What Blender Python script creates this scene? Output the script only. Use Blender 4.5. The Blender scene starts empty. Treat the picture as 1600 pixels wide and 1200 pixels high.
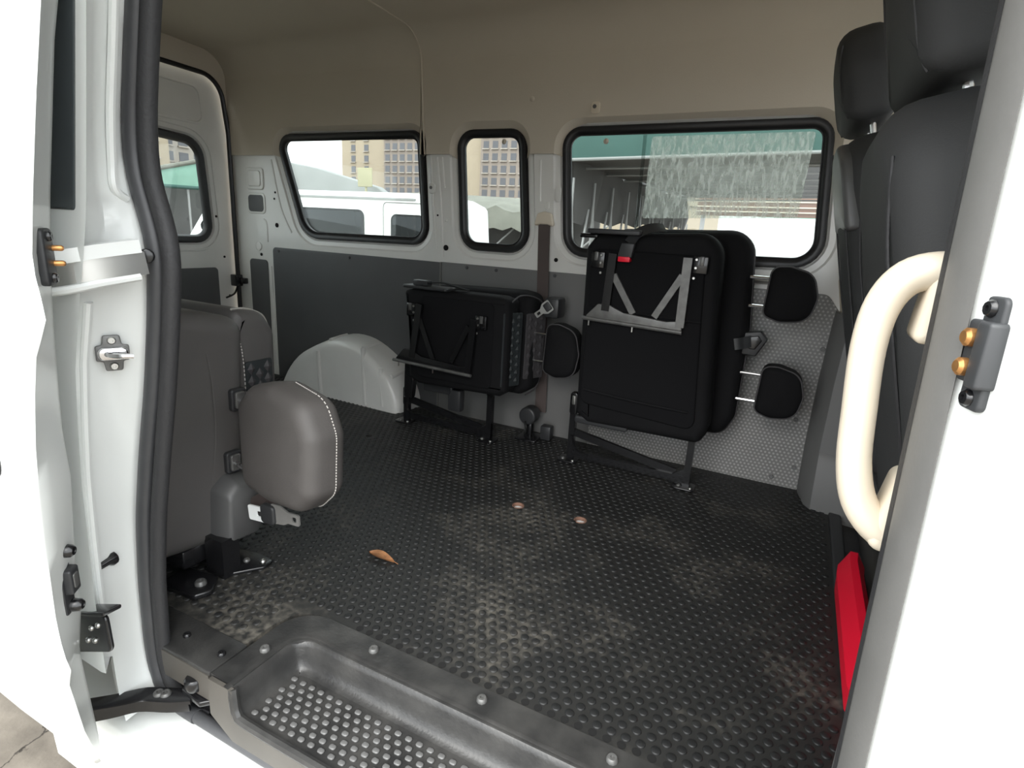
import bpy, math, random
from mathutils import Vector, Matrix
from mathutils.geometry import tessellate_polygon
random.seed(7)
SC = bpy.context.scene
COL = SC.collection

# ------------------------------------------------------------------ camera, sky, exposure
cam_data = bpy.data.cameras.new('camera')
cam = bpy.data.objects.new('camera', cam_data)
COL.objects.link(cam)
cam_data.sensor_fit = 'HORIZONTAL'
cam_data.sensor_width = 36.0
cam_data.lens = 890.68 / 1600 * 36
cam_data.clip_start = 0.01
cam_data.clip_end = 1000
CX = Vector((0.8912, 0.4502, 0.0557))
CY = Vector((-0.1659, 0.2095, 0.9636))
CZ = CX.cross(CY).normalized()
CY = CZ.cross(CX).normalized()
CX.normalize()
cam.matrix_world = Matrix(((CX.x, CY.x, CZ.x, 0.0), (CX.y, CY.y, CZ.y, 0.0), (CX.z, CY.z, CZ.z, 0.82), (0, 0, 0, 1)))
SC.camera = cam

world = bpy.data.worlds.new('overcast_sky')
SC.world = world
world.use_nodes = True
wn = world.node_tree.nodes
wn['Background'].inputs[0].default_value = (0.93, 0.97, 1.0, 1)
wn['Background'].inputs[1].default_value = 1.0

sun_d = bpy.data.lights.new('sun', 'SUN')
sun_d.energy = 1.2
sun_d.angle = math.radians(60)
sun_d.color = (1.0, 0.97, 0.92)
sun = bpy.data.objects.new('sun', sun_d)
sun.rotation_euler = (math.radians(42), 0, math.radians(12))
COL.objects.link(sun)

vs = SC.view_settings
vs.view_transform = 'Standard'
vs.look = 'None'
vs.gamma = 1.0
vs.use_curve_mapping = False
vs.exposure = 2.0

# ------------------------------------------------------------------ materials
def _mat(name):
    m = bpy.data.materials.new(name)
    m.use_nodes = True
    nt = m.node_tree
    return m, nt, nt.nodes, nt.links, nt.nodes['Principled BSDF']

def mat(name, col, rough=0.5, metal=0.0, var=0.0, vscale=8.0, bump=0.0, bscale=60.0, col2=None, coat=0.0, spec=0.5):
    m, nt, N, L, b = _mat(name)
    b.inputs['Roughness'].default_value = rough
    b.inputs['Metallic'].default_value = metal
    b.inputs['Specular IOR Level'].default_value = spec
    if coat:
        b.inputs['Coat Weight'].default_value = coat
        b.inputs['Coat Roughness'].default_value = 0.08
    tc = N.new('ShaderNodeTexCoord')
    if var > 0:
        n = N.new('ShaderNodeTexNoise')
        n.inputs['Scale'].default_value = vscale
        n.inputs['Detail'].default_value = 5
        L.new(tc.outputs['Object'], n.inputs['Vector'])
        r = N.new('ShaderNodeValToRGB')
        c2 = col2 or tuple(c * (1 - var) for c in col)
        r.color_ramp.elements[0].color = (*c2, 1)
        r.color_ramp.elements[1].color = (*col, 1)
        r.color_ramp.elements[0].position = 0.35
        r.color_ramp.elements[1].position = 0.65
        L.new(n.outputs['Fac'], r.inputs['Fac'])
        L.new(r.outputs['Color'], b.inputs['Base Color'])
    else:
        b.inputs['Base Color'].default_value = (*col, 1)
    if bump > 0:
        n2 = N.new('ShaderNodeTexNoise')
        n2.inputs['Scale'].default_value = bscale
        n2.inputs['Detail'].default_value = 3
        L.new(tc.outputs['Object'], n2.inputs['Vector'])
        bp = N.new('ShaderNodeBump')
        bp.inputs['Strength'].default_value = bump
        bp.inputs['Distance'].default_value = 0.002
        L.new(n2.outputs['Fac'], bp.inputs['Height'])
        L.new(bp.outputs['Normal'], b.inputs['Normal'])
    return m

def glass_mat(name, tint, gloss=0.06, rough=0.0):
    m, nt, N, L, b = _mat(name)
    N.remove(b)
    out = N['Material Output']
    t = N.new('ShaderNodeBsdfTransparent')
    t.inputs['Color'].default_value = (*tint, 1)
    g = N.new('ShaderNodeBsdfGlossy')
    g.inputs['Roughness'].default_value = rough
    mx = N.new('ShaderNodeMixShader')
    lw = N.new('ShaderNodeLayerWeight')
    lw.inputs['Blend'].default_value = 0.5
    pw = N.new('ShaderNodeMath'); pw.operation = 'POWER'; pw.inputs[1].default_value = 4.0
    ma = N.new('ShaderNodeMath'); ma.operation = 'MULTIPLY_ADD'; ma.inputs[1].default_value = 0.7; ma.inputs[2].default_value = gloss * 0.5
    L.new(lw.outputs['Facing'], pw.inputs[0]); L.new(pw.outputs[0], ma.inputs[0])
    L.new(ma.outputs[0], mx.inputs['Fac'])
    L.new(t.outputs[0], mx.inputs[1])
    L.new(g.outputs[0], mx.inputs[2])
    L.new(mx.outputs[0], out.inputs['Surface'])
    return m

def film_mat(name):
    # wrinkled residue film: streaky, part see-through
    m, nt, N, L, b = _mat(name)
    out = N['Material Output']
    b.inputs['Base Color'].default_value = (0.8, 0.8, 0.76, 1)
    b.inputs['Roughness'].default_value = 0.4
    t = N.new('ShaderNodeBsdfTransparent')
    t.inputs['Color'].default_value = (0.9, 0.92, 0.9, 1)
    tr = N.new('ShaderNodeBsdfTranslucent')
    tr.inputs['Color'].default_value = (0.8, 0.82, 0.78, 1)
    ad = N.new('ShaderNodeMixShader')
    ad.inputs['Fac'].default_value = 0.6
    L.new(b.outputs[0], ad.inputs[1])
    L.new(tr.outputs[0], ad.inputs[2])
    tc = N.new('ShaderNodeTexCoord')
    mp = N.new('ShaderNodeMapping')
    mp.inputs['Scale'].default_value = (100, 1, 26)
    L.new(tc.outputs['Object'], mp.inputs['Vector'])
    n = N.new('ShaderNodeTexNoise')
    n.inputs['Scale'].default_value = 1.0
    n.inputs['Detail'].default_value = 3
    n.inputs['Distortion'].default_value = 0.8
    L.new(mp.outputs['Vector'], n.inputs['Vector'])
    r = N.new('ShaderNodeValToRGB')
    r.color_ramp.elements[0].position = 0.38
    r.color_ramp.elements[0].color = (0.14, 0.14, 0.14, 1)
    r.color_ramp.elements[1].position = 0.68
    r.color_ramp.elements[1].color = (0.42, 0.42, 0.42, 1)
    L.new(n.outputs['Fac'], r.inputs['Fac'])
    mx = N.new('ShaderNodeMixShader')
    L.new(r.outputs['Color'], mx.inputs['Fac'])
    L.new(t.outputs[0], mx.inputs[1])
    L.new(ad.outputs[0], mx.inputs[2])
    L.new(mx.outputs[0], out.inputs['Surface'])
    return m

def rubber_floor_mat(name, dust_amt):
    m, nt, N, L, b = _mat(name)
    tc = N.new('ShaderNodeTexCoord')
    geo = N.new('ShaderNodeNewGeometry')
    n1 = N.new('ShaderNodeTexNoise')
    n1.inputs['Scale'].default_value = 2.6
    n1.inputs['Detail'].default_value = 6
    n1.inputs['Roughness'].default_value = 0.62
    L.new(geo.outputs['Position'], n1.inputs['Vector'])
    r1 = N.new('ShaderNodeValToRGB')
    r1.color_ramp.elements[0].position = 0.50
    r1.color_ramp.elements[1].position = 0.76
    L.new(n1.outputs['Fac'], r1.inputs['Fac'])
    n2 = N.new('ShaderNodeTexNoise')
    n2.inputs['Scale'].default_value = 55
    n2.inputs['Detail'].default_value = 4
    L.new(geo.outputs['Position'], n2.inputs['Vector'])
    r2 = N.new('ShaderNodeValToRGB')
    r2.color_ramp.elements[0].position = 0.38
    r2.color_ramp.elements[1].position = 0.7
    L.new(n2.outputs['Fac'], r2.inputs['Fac'])
    mul = N.new('ShaderNodeMath')
    mul.operation = 'MULTIPLY'
    L.new(r1.outputs['Color'], mul.inputs[0])
    L.new(r2.outputs['Color'], mul.inputs[1])
    add = N.new('ShaderNodeMath')
    add.operation = 'MULTIPLY_ADD'
    add.inputs[1].default_value = dust_amt
    add.inputs[2].default_value = dust_amt * 0.05
    L.new(mul.outputs[0], add.inputs[0])
    # a long-worn patch by the step keeps more grey dust
    mix = N.new('ShaderNodeMix')
    mix.data_type = 'RGBA'
    mix.inputs['A'].default_value = (0.009, 0.010, 0.011, 1)
    mix.inputs['B'].default_value = (0.24, 0.22, 0.185, 1)
    L.new(add.outputs[0], mix.inputs['Factor'])
    L.new(mix.outputs['Result'], b.inputs['Base Color'])
    rr = N.new('ShaderNodeMapRange')
    rr.inputs['To Min'].default_value = 0.34
    rr.inputs['To Max'].default_value = 0.7
    L.new(n1.outputs['Fac'], rr.inputs['Value'])
    L.new(rr.outputs['Result'], b.inputs['Roughness'])
    bp = N.new('ShaderNodeBump')
    bp.inputs['Strength'].default_value = 0.35
    bp.inputs['Distance'].default_value = 0.002
    L.new(n2.outputs['Fac'], bp.inputs['Height'])
    L.new(bp.outputs['Normal'], b.inputs['Normal'])
    return m

def dimple_mat(name):
    # light grey panel with a fine moulded dot grid (dots of a few millimetres)
    m, nt, N, L, b = _mat(name)
    tc = N.new('ShaderNodeTexCoord')
    sp = N.new('ShaderNodeSeparateXYZ')
    L.new(tc.outputs['Object'], sp.inputs[0])
    k = 2 * math.pi / 0.0115
    def wave(ax, az):
        a = N.new('ShaderNodeMath'); a.operation = 'MULTIPLY'; a.inputs[1].default_value = ax * k
        L.new(sp.outputs['X'], a.inputs[0])
        c = N.new('ShaderNodeMath'); c.operation = 'MULTIPLY_ADD'; c.inputs[1].default_value = az * k
        L.new(sp.outputs['Z'], c.inputs[0]); L.new(a.outputs[0], c.inputs[2])
        d = N.new('ShaderNodeMath'); d.operation = 'COSINE'
        L.new(c.outputs[0], d.inputs[0])
        return d
    w1, w2, w3 = wave(0, 1.0), wave(0.866, 0.5), wave(0.866, -0.5)
    s1 = N.new('ShaderNodeMath'); L.new(w1.outputs[0], s1.inputs[0]); L.new(w2.outputs[0], s1.inputs[1])
    s2 = N.new('ShaderNodeMath'); L.new(s1.outputs[0], s2.inputs[0]); L.new(w3.outputs[0], s2.inputs[1])
    r = N.new('ShaderNodeMapRange')
    r.inputs['From Min'].default_value = 0.2
    r.inputs['From Max'].default_value = 1.6
    L.new(s2.outputs[0], r.inputs['Value'])
    mix = N.new('ShaderNodeMix'); mix.data_type = 'RGBA'
    mix.inputs['A'].default_value = (0.23, 0.226, 0.22, 1)
    mix.inputs['B'].default_value = (0.45, 0.44, 0.425, 1)
    L.new(r.outputs['Result'], mix.inputs['Factor'])
    L.new(mix.outputs['Result'], b.inputs['Base Color'])
    bp = N.new('ShaderNodeBump'); bp.inputs['Strength'].default_value = 0.5; bp.inputs['Distance'].default_value = 0.0015
    L.new(r.outputs['Result'], bp.inputs['Height']); L.new(bp.outputs['Normal'], b.inputs['Normal'])
    b.inputs['Roughness'].default_value = 0.45
    return m

def ground_mat(name):
    m, nt, N, L, b = _mat(name)
    tc = N.new('ShaderNodeTexCoord')
    v = N.new('ShaderNodeTexVoronoi'); v.feature = 'DISTANCE_TO_EDGE'; v.inputs['Scale'].default_value = 2.2
    n = N.new('ShaderNodeTexNoise'); n.inputs['Scale'].default_value = 9; n.inputs['Detail'].default_value = 8
    L.new(tc.outputs['Object'], n.inputs['Vector'])
    mv = N.new('ShaderNodeMix'); mv.data_type = 'RGBA'; mv.blend_type = 'LINEAR_LIGHT'; mv.inputs['Factor'].default_value = 0.10
    L.new(tc.outputs['Object'], mv.inputs['A']); L.new(n.outputs['Color'], mv.inputs['B'])
    L.new(mv.outputs['Result'], v.inputs['Vector'])
    r = N.new('ShaderNodeValToRGB')
    r.color_ramp.elements[0].position = 0.0; r.color_ramp.elements[0].color = (0.10, 0.085, 0.07, 1)
    r.color_ramp.elements[1].position = 0.012; r.color_ramp.elements[1].color = (1, 1, 1, 1)
    L.new(v.outputs['Distance'], r.inputs['Fac'])
    r2 = N.new('ShaderNodeValToRGB')
    r2.color_ramp.elements[0].position = 0.3; r2.color_ramp.elements[0].color = (0.12, 0.104, 0.085, 1)
    r2.color_ramp.elements[1].position = 0.7; r2.color_ramp.elements[1].color = (0.22, 0.195, 0.16, 1)
    L.new(n.outputs['Fac'], r2.inputs['Fac'])
    mm = N.new('ShaderNodeMix'); mm.data_type = 'RGBA'; mm.blend_type = 'MULTIPLY'; mm.inputs['Factor'].default_value = 1
    L.new(r.outputs['Color'], mm.inputs['A']); L.new(r2.outputs['Color'], mm.inputs['B'])
    L.new(mm.outputs['Result'], b.inputs['Base Color'])
    bp = N.new('ShaderNodeBump'); bp.inputs['Strength'].default_value = 0.6; bp.inputs['Distance'].default_value = 0.02
    L.new(n.outputs['Fac'], bp.inputs['Height']); L.new(bp.outputs['Normal'], b.inputs['Normal'])
    b.inputs['Roughness'].default_value = 0.9
    return m

M = dict(
    white=mat('white_paint', (0.80, 0.82, 0.80), 0.28, coat=0.3),
    whitein=mat('inner_paint', (0.82, 0.815, 0.78), 0.32, var=0.06, vscale=5, coat=0.2),
    beige=mat('headliner', (0.61, 0.55, 0.455), 0.85, bump=0.2, bscale=300, var=0.04, vscale=3),
    greyboard=mat('grey_board', (0.098, 0.10, 0.102), 0.55, var=0.12, vscale=4, bump=0.1, bscale=200),
    dimple=dimple_mat('dimpled_panel'),
    plastic=mat('grey_plastic', (0.165, 0.163, 0.16), 0.5, bump=0.15, bscale=400),
    darkplastic=mat('dark_plastic', (0.03, 0.031, 0.033), 0.42, bump=0.1, bscale=300),
    black=mat('black_gloss', (0.009, 0.009, 0.010), 0.26, coat=0.3),
    blackcloth=mat('black_cloth', (0.006, 0.006, 0.007), 0.8, spec=0.25, bump=0.3, bscale=500, var=0.25, vscale=6),
    blackcloth2=mat('black_cloth_soft', (0.007, 0.007, 0.008), 0.9, spec=0.2, bump=0.3, bscale=25),
    quilt=mat('quilted_cloth', (0.02, 0.025, 0.027), 0.55, bump=0.3, bscale=500),
    quiltgrey=mat('quilted_grey', (0.05, 0.047, 0.05), 0.6, bump=0.3, bscale=500),
    seatgrey=mat('grey_vinyl', (0.098, 0.093, 0.09), 0.5, var=0.12, vscale=6, bump=0.12, bscale=350),
    headgrey=mat('headrest_grey', (0.075, 0.069, 0.066), 0.62, var=0.14, vscale=9, bump=0.15, bscale=350),
    frontseat=mat('front_seat_cloth', (0.036, 0.037, 0.038), 0.72, var=0.15, vscale=5, bump=0.25, bscale=420),
    frontplastic=mat('front_seat_plastic', (0.085, 0.085, 0.085), 0.4, bump=0.1, bscale=400),
    gasket=mat('black_rubber', (0.012, 0.012, 0.013), 0.4),
    seal=mat('grey_seal', (0.06, 0.061, 0.065), 0.42, var=0.15, vscale=20, bump=0.1, bscale=200),
    seal2=mat('grey_seal_pale', (0.19, 0.186, 0.178), 0.5, var=0.1, vscale=15, bump=0.1, bscale=200),
    lip=mat('seal_lip', (0.03, 0.03, 0.032), 0.6, bump=0.5, bscale=180),
    cream=mat('cream_plastic', (0.70, 0.62, 0.50), 0.38),
    red=mat('red_plastic', (0.90, 0.010, 0.04), 0.35),
    chrome=mat('chrome', (0.75, 0.75, 0.76), 0.18, metal=1.0),
    zinc=mat('zinc', (0.55, 0.55, 0.53), 0.35, metal=1.0),
    steel=mat('steel_grey', (0.17, 0.17, 0.165), 0.4, metal=0.4, var=0.3, vscale=30),
    copper=mat('copper', (0.72, 0.36, 0.13), 0.35, metal=0.8, var=0.3, vscale=60),
    belt=mat('brown_webbing', (0.085, 0.065, 0.06), 0.75, bump=0.4, bscale=300),
    thread=mat('thread', (0.45, 0.43, 0.40), 0.8),
    step=mat('step_plastic', (0.022, 0.022, 0.022), 0.33, var=0.5, vscale=14, bump=0.3, bscale=140, col2=(0.05, 0.049, 0.047)),
    stepside=mat('step_face', (0.085, 0.078, 0.068), 0.55, var=0.15, vscale=12),
    stepstud=mat('step_stud', (0.16, 0.16, 0.158), 0.3, var=0.4, vscale=12),
    mat_=rubber_floor_mat('rubber_mat', 1.0),
    stud=rubber_floor_mat('rubber_stud', 0.35),
    hole=mat('hole_shade', (0.004, 0.004, 0.004), 0.9),  # near-black, paints the shade inside holes and dimples onto flat discs
    glass=glass_mat('window_glass', (0.74, 0.77, 0.76)),
    film=film_mat('residue_film'),
    darkglass=mat('dark_glass', (0.010, 0.013, 0.015), 0.05, spec=0.4),
    quarterglass=mat('quarter_glass', (0.045, 0.055, 0.06), 0.06, spec=0.9),  # base colour lifted to imitate the reflected grey sky
    contactgrey=mat('contact_grey', (0.045, 0.047, 0.05), 0.5),
    signpale=mat('sign_pale', (0.40, 0.38, 0.24), 0.7),
    ground=ground_mat('pavement'),
    leaf=mat('dry_leaf', (0.33, 0.15, 0.06), 0.7, var=0.4, vscale=60, bump=0.4, bscale=200),
    bldbeige=mat('building_beige', (0.42, 0.35, 0.265), 0.9, var=0.06, vscale=0.3),
    bldbrown=mat('building_brown', (0.30, 0.25, 0.22), 0.9, var=0.08, vscale=0.3),
    bldwin=mat('building_window', (0.13, 0.13, 0.145), 0.3),
    bldwin2=mat('building_window_warm', (0.19, 0.17, 0.16), 0.4),
    balcony=mat('balcony', (0.42, 0.38, 0.34), 0.8),
    green=mat('green_canvas', (0.05, 0.12, 0.105), 0.7, var=0.15, vscale=2),
    greenlight=mat('pale_green_canvas', (0.30, 0.52, 0.42), 0.8, var=0.2, vscale=2),
    grey_canvas=mat('grey_canvas', (0.12, 0.115, 0.115), 0.8, var=0.2, vscale=2, bump=0.3, bscale=8),
    pale_canvas=mat('pale_canvas', (0.30, 0.31, 0.305), 0.8, var=0.08, vscale=2),
    olive_canvas=mat('olive_canvas', (0.20, 0.20, 0.17), 0.8, var=0.2, vscale=3),
    pole=mat('galvanised', (0.36, 0.36, 0.36), 0.5, metal=0.3),
    hoard=mat('white_hoarding', (0.80, 0.82, 0.82), 0.7),
    brick=mat('brown_band', (0.24, 0.13, 0.09), 0.9, var=0.2, vscale=3),
    foliage=mat('foliage', (0.07, 0.12, 0.045), 0.8, var=0.4, vscale=4),
)

# ------------------------------------------------------------------ mesh helpers
def V(*a): return Vector(a)
class Frame:
    def __init__(s, o, u, v):
        s.o = Vector(o); s.u = Vector(u).normalized(); s.v = Vector(v).normalized(); s.n = s.u.cross(s.v).normalized()
    def p(s, a, b, c=0.0): return s.o + s.u * a + s.v * b + s.n * c
def FW(y): return Frame((0, y, 0), (1, 0, 0), (0, 0, 1))        # facing the near side: n = -y
def FZ(z): return Frame((0, 0, z), (1, 0, 0), (0, 1, 0))        # facing up
def FX(x): return Frame((x, 0, 0), (0, 1, 0), (0, 0, 1))        # facing the front of the van: n = +x

def area2(p):
    return sum(p[i][0] * p[(i + 1) % len(p)][1] - p[(i + 1) % len(p)][0] * p[i][1] for i in range(len(p)))
def ccw(p): return list(p) if area2(p) > 0 else list(reversed(p))

def rpoly(pts, r, n=5):
    """polygon with rounded corners; r a number or one per corner"""
    k = len(pts); out = []
    if not isinstance(r, (list, tuple)): r = [r] * k
    for i in range(k):
        p = Vector(pts[i]); a = Vector(pts[i - 1]) - p; b = Vector(pts[(i + 1) % k]) - p
        la, lb = a.length, b.length
        a.normalize(); b.normalize()
        ang = a.angle(b)
        if r[i] <= 1e-5 or ang > 3.1: out.append((p.x, p.y)); continue
        d = min(r[i] / math.tan(ang / 2), la * 0.48, lb * 0.48)
        rr = d * math.tan(ang / 2)
        c = p + (a + b).normalized() * (rr / math.sin(ang / 2))
        s = p + a * d - c; e = p + b * d - c
        a0 = math.atan2(s.y, s.x); a1 = math.atan2(e.y, e.x)
        da = (a1 - a0 + math.pi) % (2 * math.pi) - math.pi
        for j in range(n + 1):
            t = a0 + da * j / n
            out.append((c.x + rr * math.cos(t), c.y + rr * math.sin(t)))
    return ccw(out)
def rrect(x0, x1, y0, y1, r, n=5): return rpoly([(x0, y0), (x1, y0), (x1, y1), (x0, y1)], r, n)
def circ(cx, cy, r, n=12): return [(cx + r * math.cos(2 * math.pi * i / n), cy + r * math.sin(2 * math.pi * i / n)) for i in range(n)]
def offset(p, d):
    """positive d grows a ccw outline"""
    k = len(p); out = []
    for i in range(k):
        a = Vector(p[i]) - Vector(p[i - 1]); b = Vector(p[(i + 1) % k]) - Vector(p[i])
        if a.length < 1e-9: a = b
        if b.length < 1e-9: b = a
        a.normalize(); b.normalize()
        n = Vector((a.y + b.y, -a.x - b.x))
        if n.length < 1e-6: n = Vector((a.y, -a.x))
        n.normalize()
        c = max(0.5, n.dot(Vector((a.y, -a.x))))
        out.append((p[i][0] + n.x * d / c, p[i][1] + n.y * d / c))
    return out

class MB:
    def __init__(s): s.v = []; s.f = []
    def add(s, vs, fs):
        k = len(s.v); s.v += [tuple(x) for x in vs]; s.f += [tuple(i + k for i in f) for f in fs]; return s
    def rings(s, rs, cap0=True, cap1=True, closed=True):
        m = len(rs[0]); vs = [p for r in rs for p in r]; fs = []
        for i in range(len(rs) - 1):
            for j in range(m if closed else m - 1):
                a = i * m + j; b = i * m + (j + 1) % m
                fs.append((a, b, b + m, a + m))
        if cap0: fs.append(tuple(reversed(range(m))))
        if cap1: fs.append(tuple(range((len(rs) - 1) * m, len(rs) * m)))
        return s.add(vs, fs)
    def box(s, x0, x1, y0, y1, z0, z1, r=0.0):
        fr = Frame((0, 0, z0), (1, 0, 0), (0, 1, 0))
        if r > 0: return s.slab(rrect(x0, x1, y0, y1, r, 2), z1 - z0, r * 0.8, fr, k=2)
        return s.rings([[(x0, y0, z), (x1, y0, z), (x1, y1, z), (x0, y1, z)] for z in (z0, z1)])
    def slab(s, out, t, r, fr, k=3, bulge=0.0, back=True, c0=0.0):
        """outline extruded along the frame normal from c0 to c0+t, rounded rim r, softly domed front"""
        out = ccw(out); rs = []
        def ring(ins, h): return [fr.p(a, b, c0 + h) for a, b in (offset(out, -ins) if ins else out)]
        if back and r > 0:
            for i in range(k, 0, -1):
                a = math.pi / 2 * i / k
                rs.append(ring(r * (1 - math.cos(a)), r * (1 - math.sin(a))))
        rs.append(ring(0, r if back else 0))
        rs.append(ring(0, t - r))
        if r > 0:
            for i in range(1, k + 1):
                a = math.pi / 2 * i / k
                rs.append(ring(r * (1 - math.cos(a)), t - r * (1 - math.sin(a))))
        if bulge:
            last = rs[-1]; c = sum((Vector(p) for p in last), Vector()) / len(last)
            for q in (0.25, 0.5, 0.75):
                rs.append([Vector(p).lerp(c, q) + fr.n * bulge * (1 - (1 - q) ** 2) for p in last])
            m = len(last)
            s.rings(rs, True, False)
            k0 = len(s.v); s.v.append(tuple(c + fr.n * bulge))
            b0 = k0 - m
            s.f += [(b0 + j, b0 + (j + 1) % m, k0) for j in range(m)]
            return s
        return s.rings(rs)
    def plate(s, outer, holes, fr, t, c0=0.0):
        loops = [ccw(outer)] + [list(reversed(ccw(h))) for h in holes]
        flat = [p for l in loops for p in l]
        tris = tessellate_polygon([[Vector((a, b, 0)) for a, b in l] for l in loops])
        n = len(flat)
        vs = [fr.p(a, b, c0 + t) for a, b in flat] + [fr.p(a, b, c0) for a, b in flat]
        fs = []
        for a, b, c in tris:
            A, B, C = flat[a], flat[b], flat[c]
            if (B[0] - A[0]) * (C[1] - A[1]) - (C[0] - A[0]) * (B[1] - A[1]) < 0: b, c = c, b
            fs.append((a, b, c)); fs.append((a + n, c + n, b + n))
        k = 0
        for l in loops:
            m = len(l)
            for j in range(m):
                a = k + j; b = k + (j + 1) % m
                fs.append((a, a + n, b + n, b))
            k += m
        return s.add(vs, fs)
    def loft(s, oa, ca, ob, cb, fr, closed=True):
        return s.rings([[fr.p(a, b, ca) for a, b in oa], [fr.p(a, b, cb) for a, b in ob]], False, False, closed)
    def tube(s, pts, r, n=8, closed=False, prof=None, up=None, caps=True):
        """sweep a round (or given) profile along points; r a number or list"""
        P = [Vector(p) for p in pts]; k = len(P)
        if not isinstance(r, (list, tuple)): r = [r] * k
        T = []
        for i in range(k):
            a = P[i - 1] if (i > 0 or closed) else P[i]; b = P[(i + 1) % k] if (i < k - 1 or closed) else P[i]
            T.append((b - a).normalized())
        u = Vector(up) if up else (Vector((0, 0, 1)) if abs(T[0].z) < 0.9 else Vector((0, 1, 0)))
        prof = prof or [(math.cos(2 * math.pi * j / n), math.sin(2 * math.pi * j / n)) for j in range(n)]
        rs = []
        for i in range(k):
            w = T[i].cross(u)
            if w.length < 1e-6: w = T[i].orthogonal()
            w.normalize()
            u2 = w.cross(T[i]).normalized()
            if not up: u = u2
            rs.append([P[i] + w * (a * r[i]) + u2 * (b * r[i]) for a, b in prof])
        if closed: rs.append(rs[0]); return s.rings(rs, False, False)
        return s.rings(rs, caps, caps)
    def bar(s, a, b, w, t, up=(0, -1, 0)):
        """flat bar from a to b: w across, t thick along 'up'"""
        pr = [(-w / 2, -t / 2), (w / 2, -t / 2), (w / 2, t / 2), (-w / 2, t / 2)]
        return s.tube([a, b], 1.0, prof=pr, up=up)
    def lathe(s, prof, o, ax, n=14):
        ax = Vector(ax).normalized(); u = ax.orthogonal().normalized(); w = ax.cross(u); o = Vector(o)
        return s.rings([[o + ax * h + (u * math.cos(2 * math.pi * j / n) + w * math.sin(2 * math.pi * j / n)) * r for j in range(n)] for r, h in prof])
    def build(s, name, material, parent=None, smooth=40):
        me = bpy.data.meshes.new(name)
        me.from_pydata(s.v, [], s.f)
        me.update()
        import bmesh
        bm = bmesh.new(); bm.from_mesh(me)
        bmesh.ops.recalc_face_normals(bm, faces=bm.faces)
        bm.to_mesh(me); bm.free()
        if smooth:
            me.polygons.foreach_set('use_smooth', [True] * len(me.polygons))
            me.set_sharp_from_angle(angle=math.radians(smooth))
        me.materials.append(M[material] if isinstance(material, str) else material)
        o = bpy.data.objects.new(name, me); COL.objects.link(o)
        if parent: o.parent = parent
        return o

def inst(src, name, parent, loc, rot=None):
    o = src.copy(); o.name = name; COL.objects.link(o); o.parent = parent; o.location = loc
    if rot: o.rotation_euler = rot
    return o
def thing(name, label, cat, group=None, loc=(0, 0, 0)):
    o = bpy.data.objects.new(name, None); COL.objects.link(o); o.location = loc; o.empty_display_size = 0.1
    return tag(o, label, cat, group)
def tag(o, label, cat, group=None):
    o['label'] = label; o['category'] = cat
    if group: o['group'] = group
    return o
def struct(o, label=None):
    o['kind'] = 'structure'
    if label: o['label'] = label
    return o
def sempty(name, label=None):
    o = bpy.data.objects.new(name, None); COL.objects.link(o); return struct(o, label)
def interp(x, xs, ys):
    if x <= xs[0]: return ys[0]
    for i in range(len(xs) - 1):
        if x <= xs[i + 1]:
            t = (x - xs[i]) / (xs[i + 1] - xs[i]); return ys[i] + (ys[i + 1] - ys[i]) * t
    return ys[-1]
def smooth_pts(pts, n=4, closed=False):
    P = [Vector(p) for p in pts]; k = len(P); out = []
    rng = range(k) if closed else range(k - 1)
    for i in rng:
        p0 = P[i - 1] if (i > 0 or closed) else P[i]; p1 = P[i]; p2 = P[(i + 1) % k]
        p3 = P[(i + 2) % k] if (i + 2 < k or closed) else p2
        for j in range(n):
            t = j / n
            out.append(0.5 * ((2 * p1) + (p2 - p0) * t + (2 * p0 - 5 * p1 + 4 * p2 - p3) * t * t + (3 * p1 - p0 - 3 * p2 + p3) * t ** 3))
    if not closed: out.append(P[-1])
    return out
def screw(name, parent, o, ax, r=0.007, m='black'):
    b = MB().lathe([(r, 0), (r, r * 0.4), (r * 0.75, r * 0.75), (r * 0.35, r * 0.75), (r * 0.3, r * 0.45)], o, ax, 10)
    return b.build(name, m, parent)

YW = 2.10      # inner face of the far side wall
ZC = 1.56      # ceiling
XR = -2.66     # rear wall

# ================================================================== STRUCTURE
# ---- outside ground
g = MB(); g.rings([[(-160, -30, z), (40, -30, z), (40, 160, z), (-160, 160, z)] for z in (-0.72, -0.62)])
struct(g.build('ground', 'ground'), 'cracked tan concrete ground outside the van')

# ---- floor with moulded studs
fl = MB()
fl.plate([(XR, 0.585), (-0.86, 0.585), (-0.86, 0.70), (-0.845, 0.755), (-0.80, 0.772), (0.205, 0.772), (0.205, YW), (XR, YW)],
         [circ(-0.663, 1.456, 0.016, 14), circ(-0.466, 1.474, 0.016, 14), circ(-1.424, 1.663, 0.014, 12)], FZ(-0.02), 0.02)
floor = struct(fl.build('floor', 'mat_'), 'black studded rubber floor mat')
cup = MB().plate(circ(0, 0, 0.0158, 14), [], FZ(0), 0.002)
for x, y in ((-0.663, 1.456), (-0.466, 1.474)):
    w = MB().plate(circ(x, y, 0.0155, 14), [], FZ(-0.012), 0.003); wo = w.build('hole_floor', 'hoard', floor)
    wr = MB(); wr.rings([[(x + math.cos(a) * r, y + math.sin(a) * r, z) for a in [2 * math.pi * i / 14 for i in range(14)]] for r, z in ((0.0195, 0.0), (0.0185, 0.0018), (0.016, 0.0012), (0.0156, -0.008))], False, False)
    wr.build('hole_rim', 'brick', floor)
P_, RS = 0.0255, 0.0225
spots = []
row = 0; y = 0.80
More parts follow.
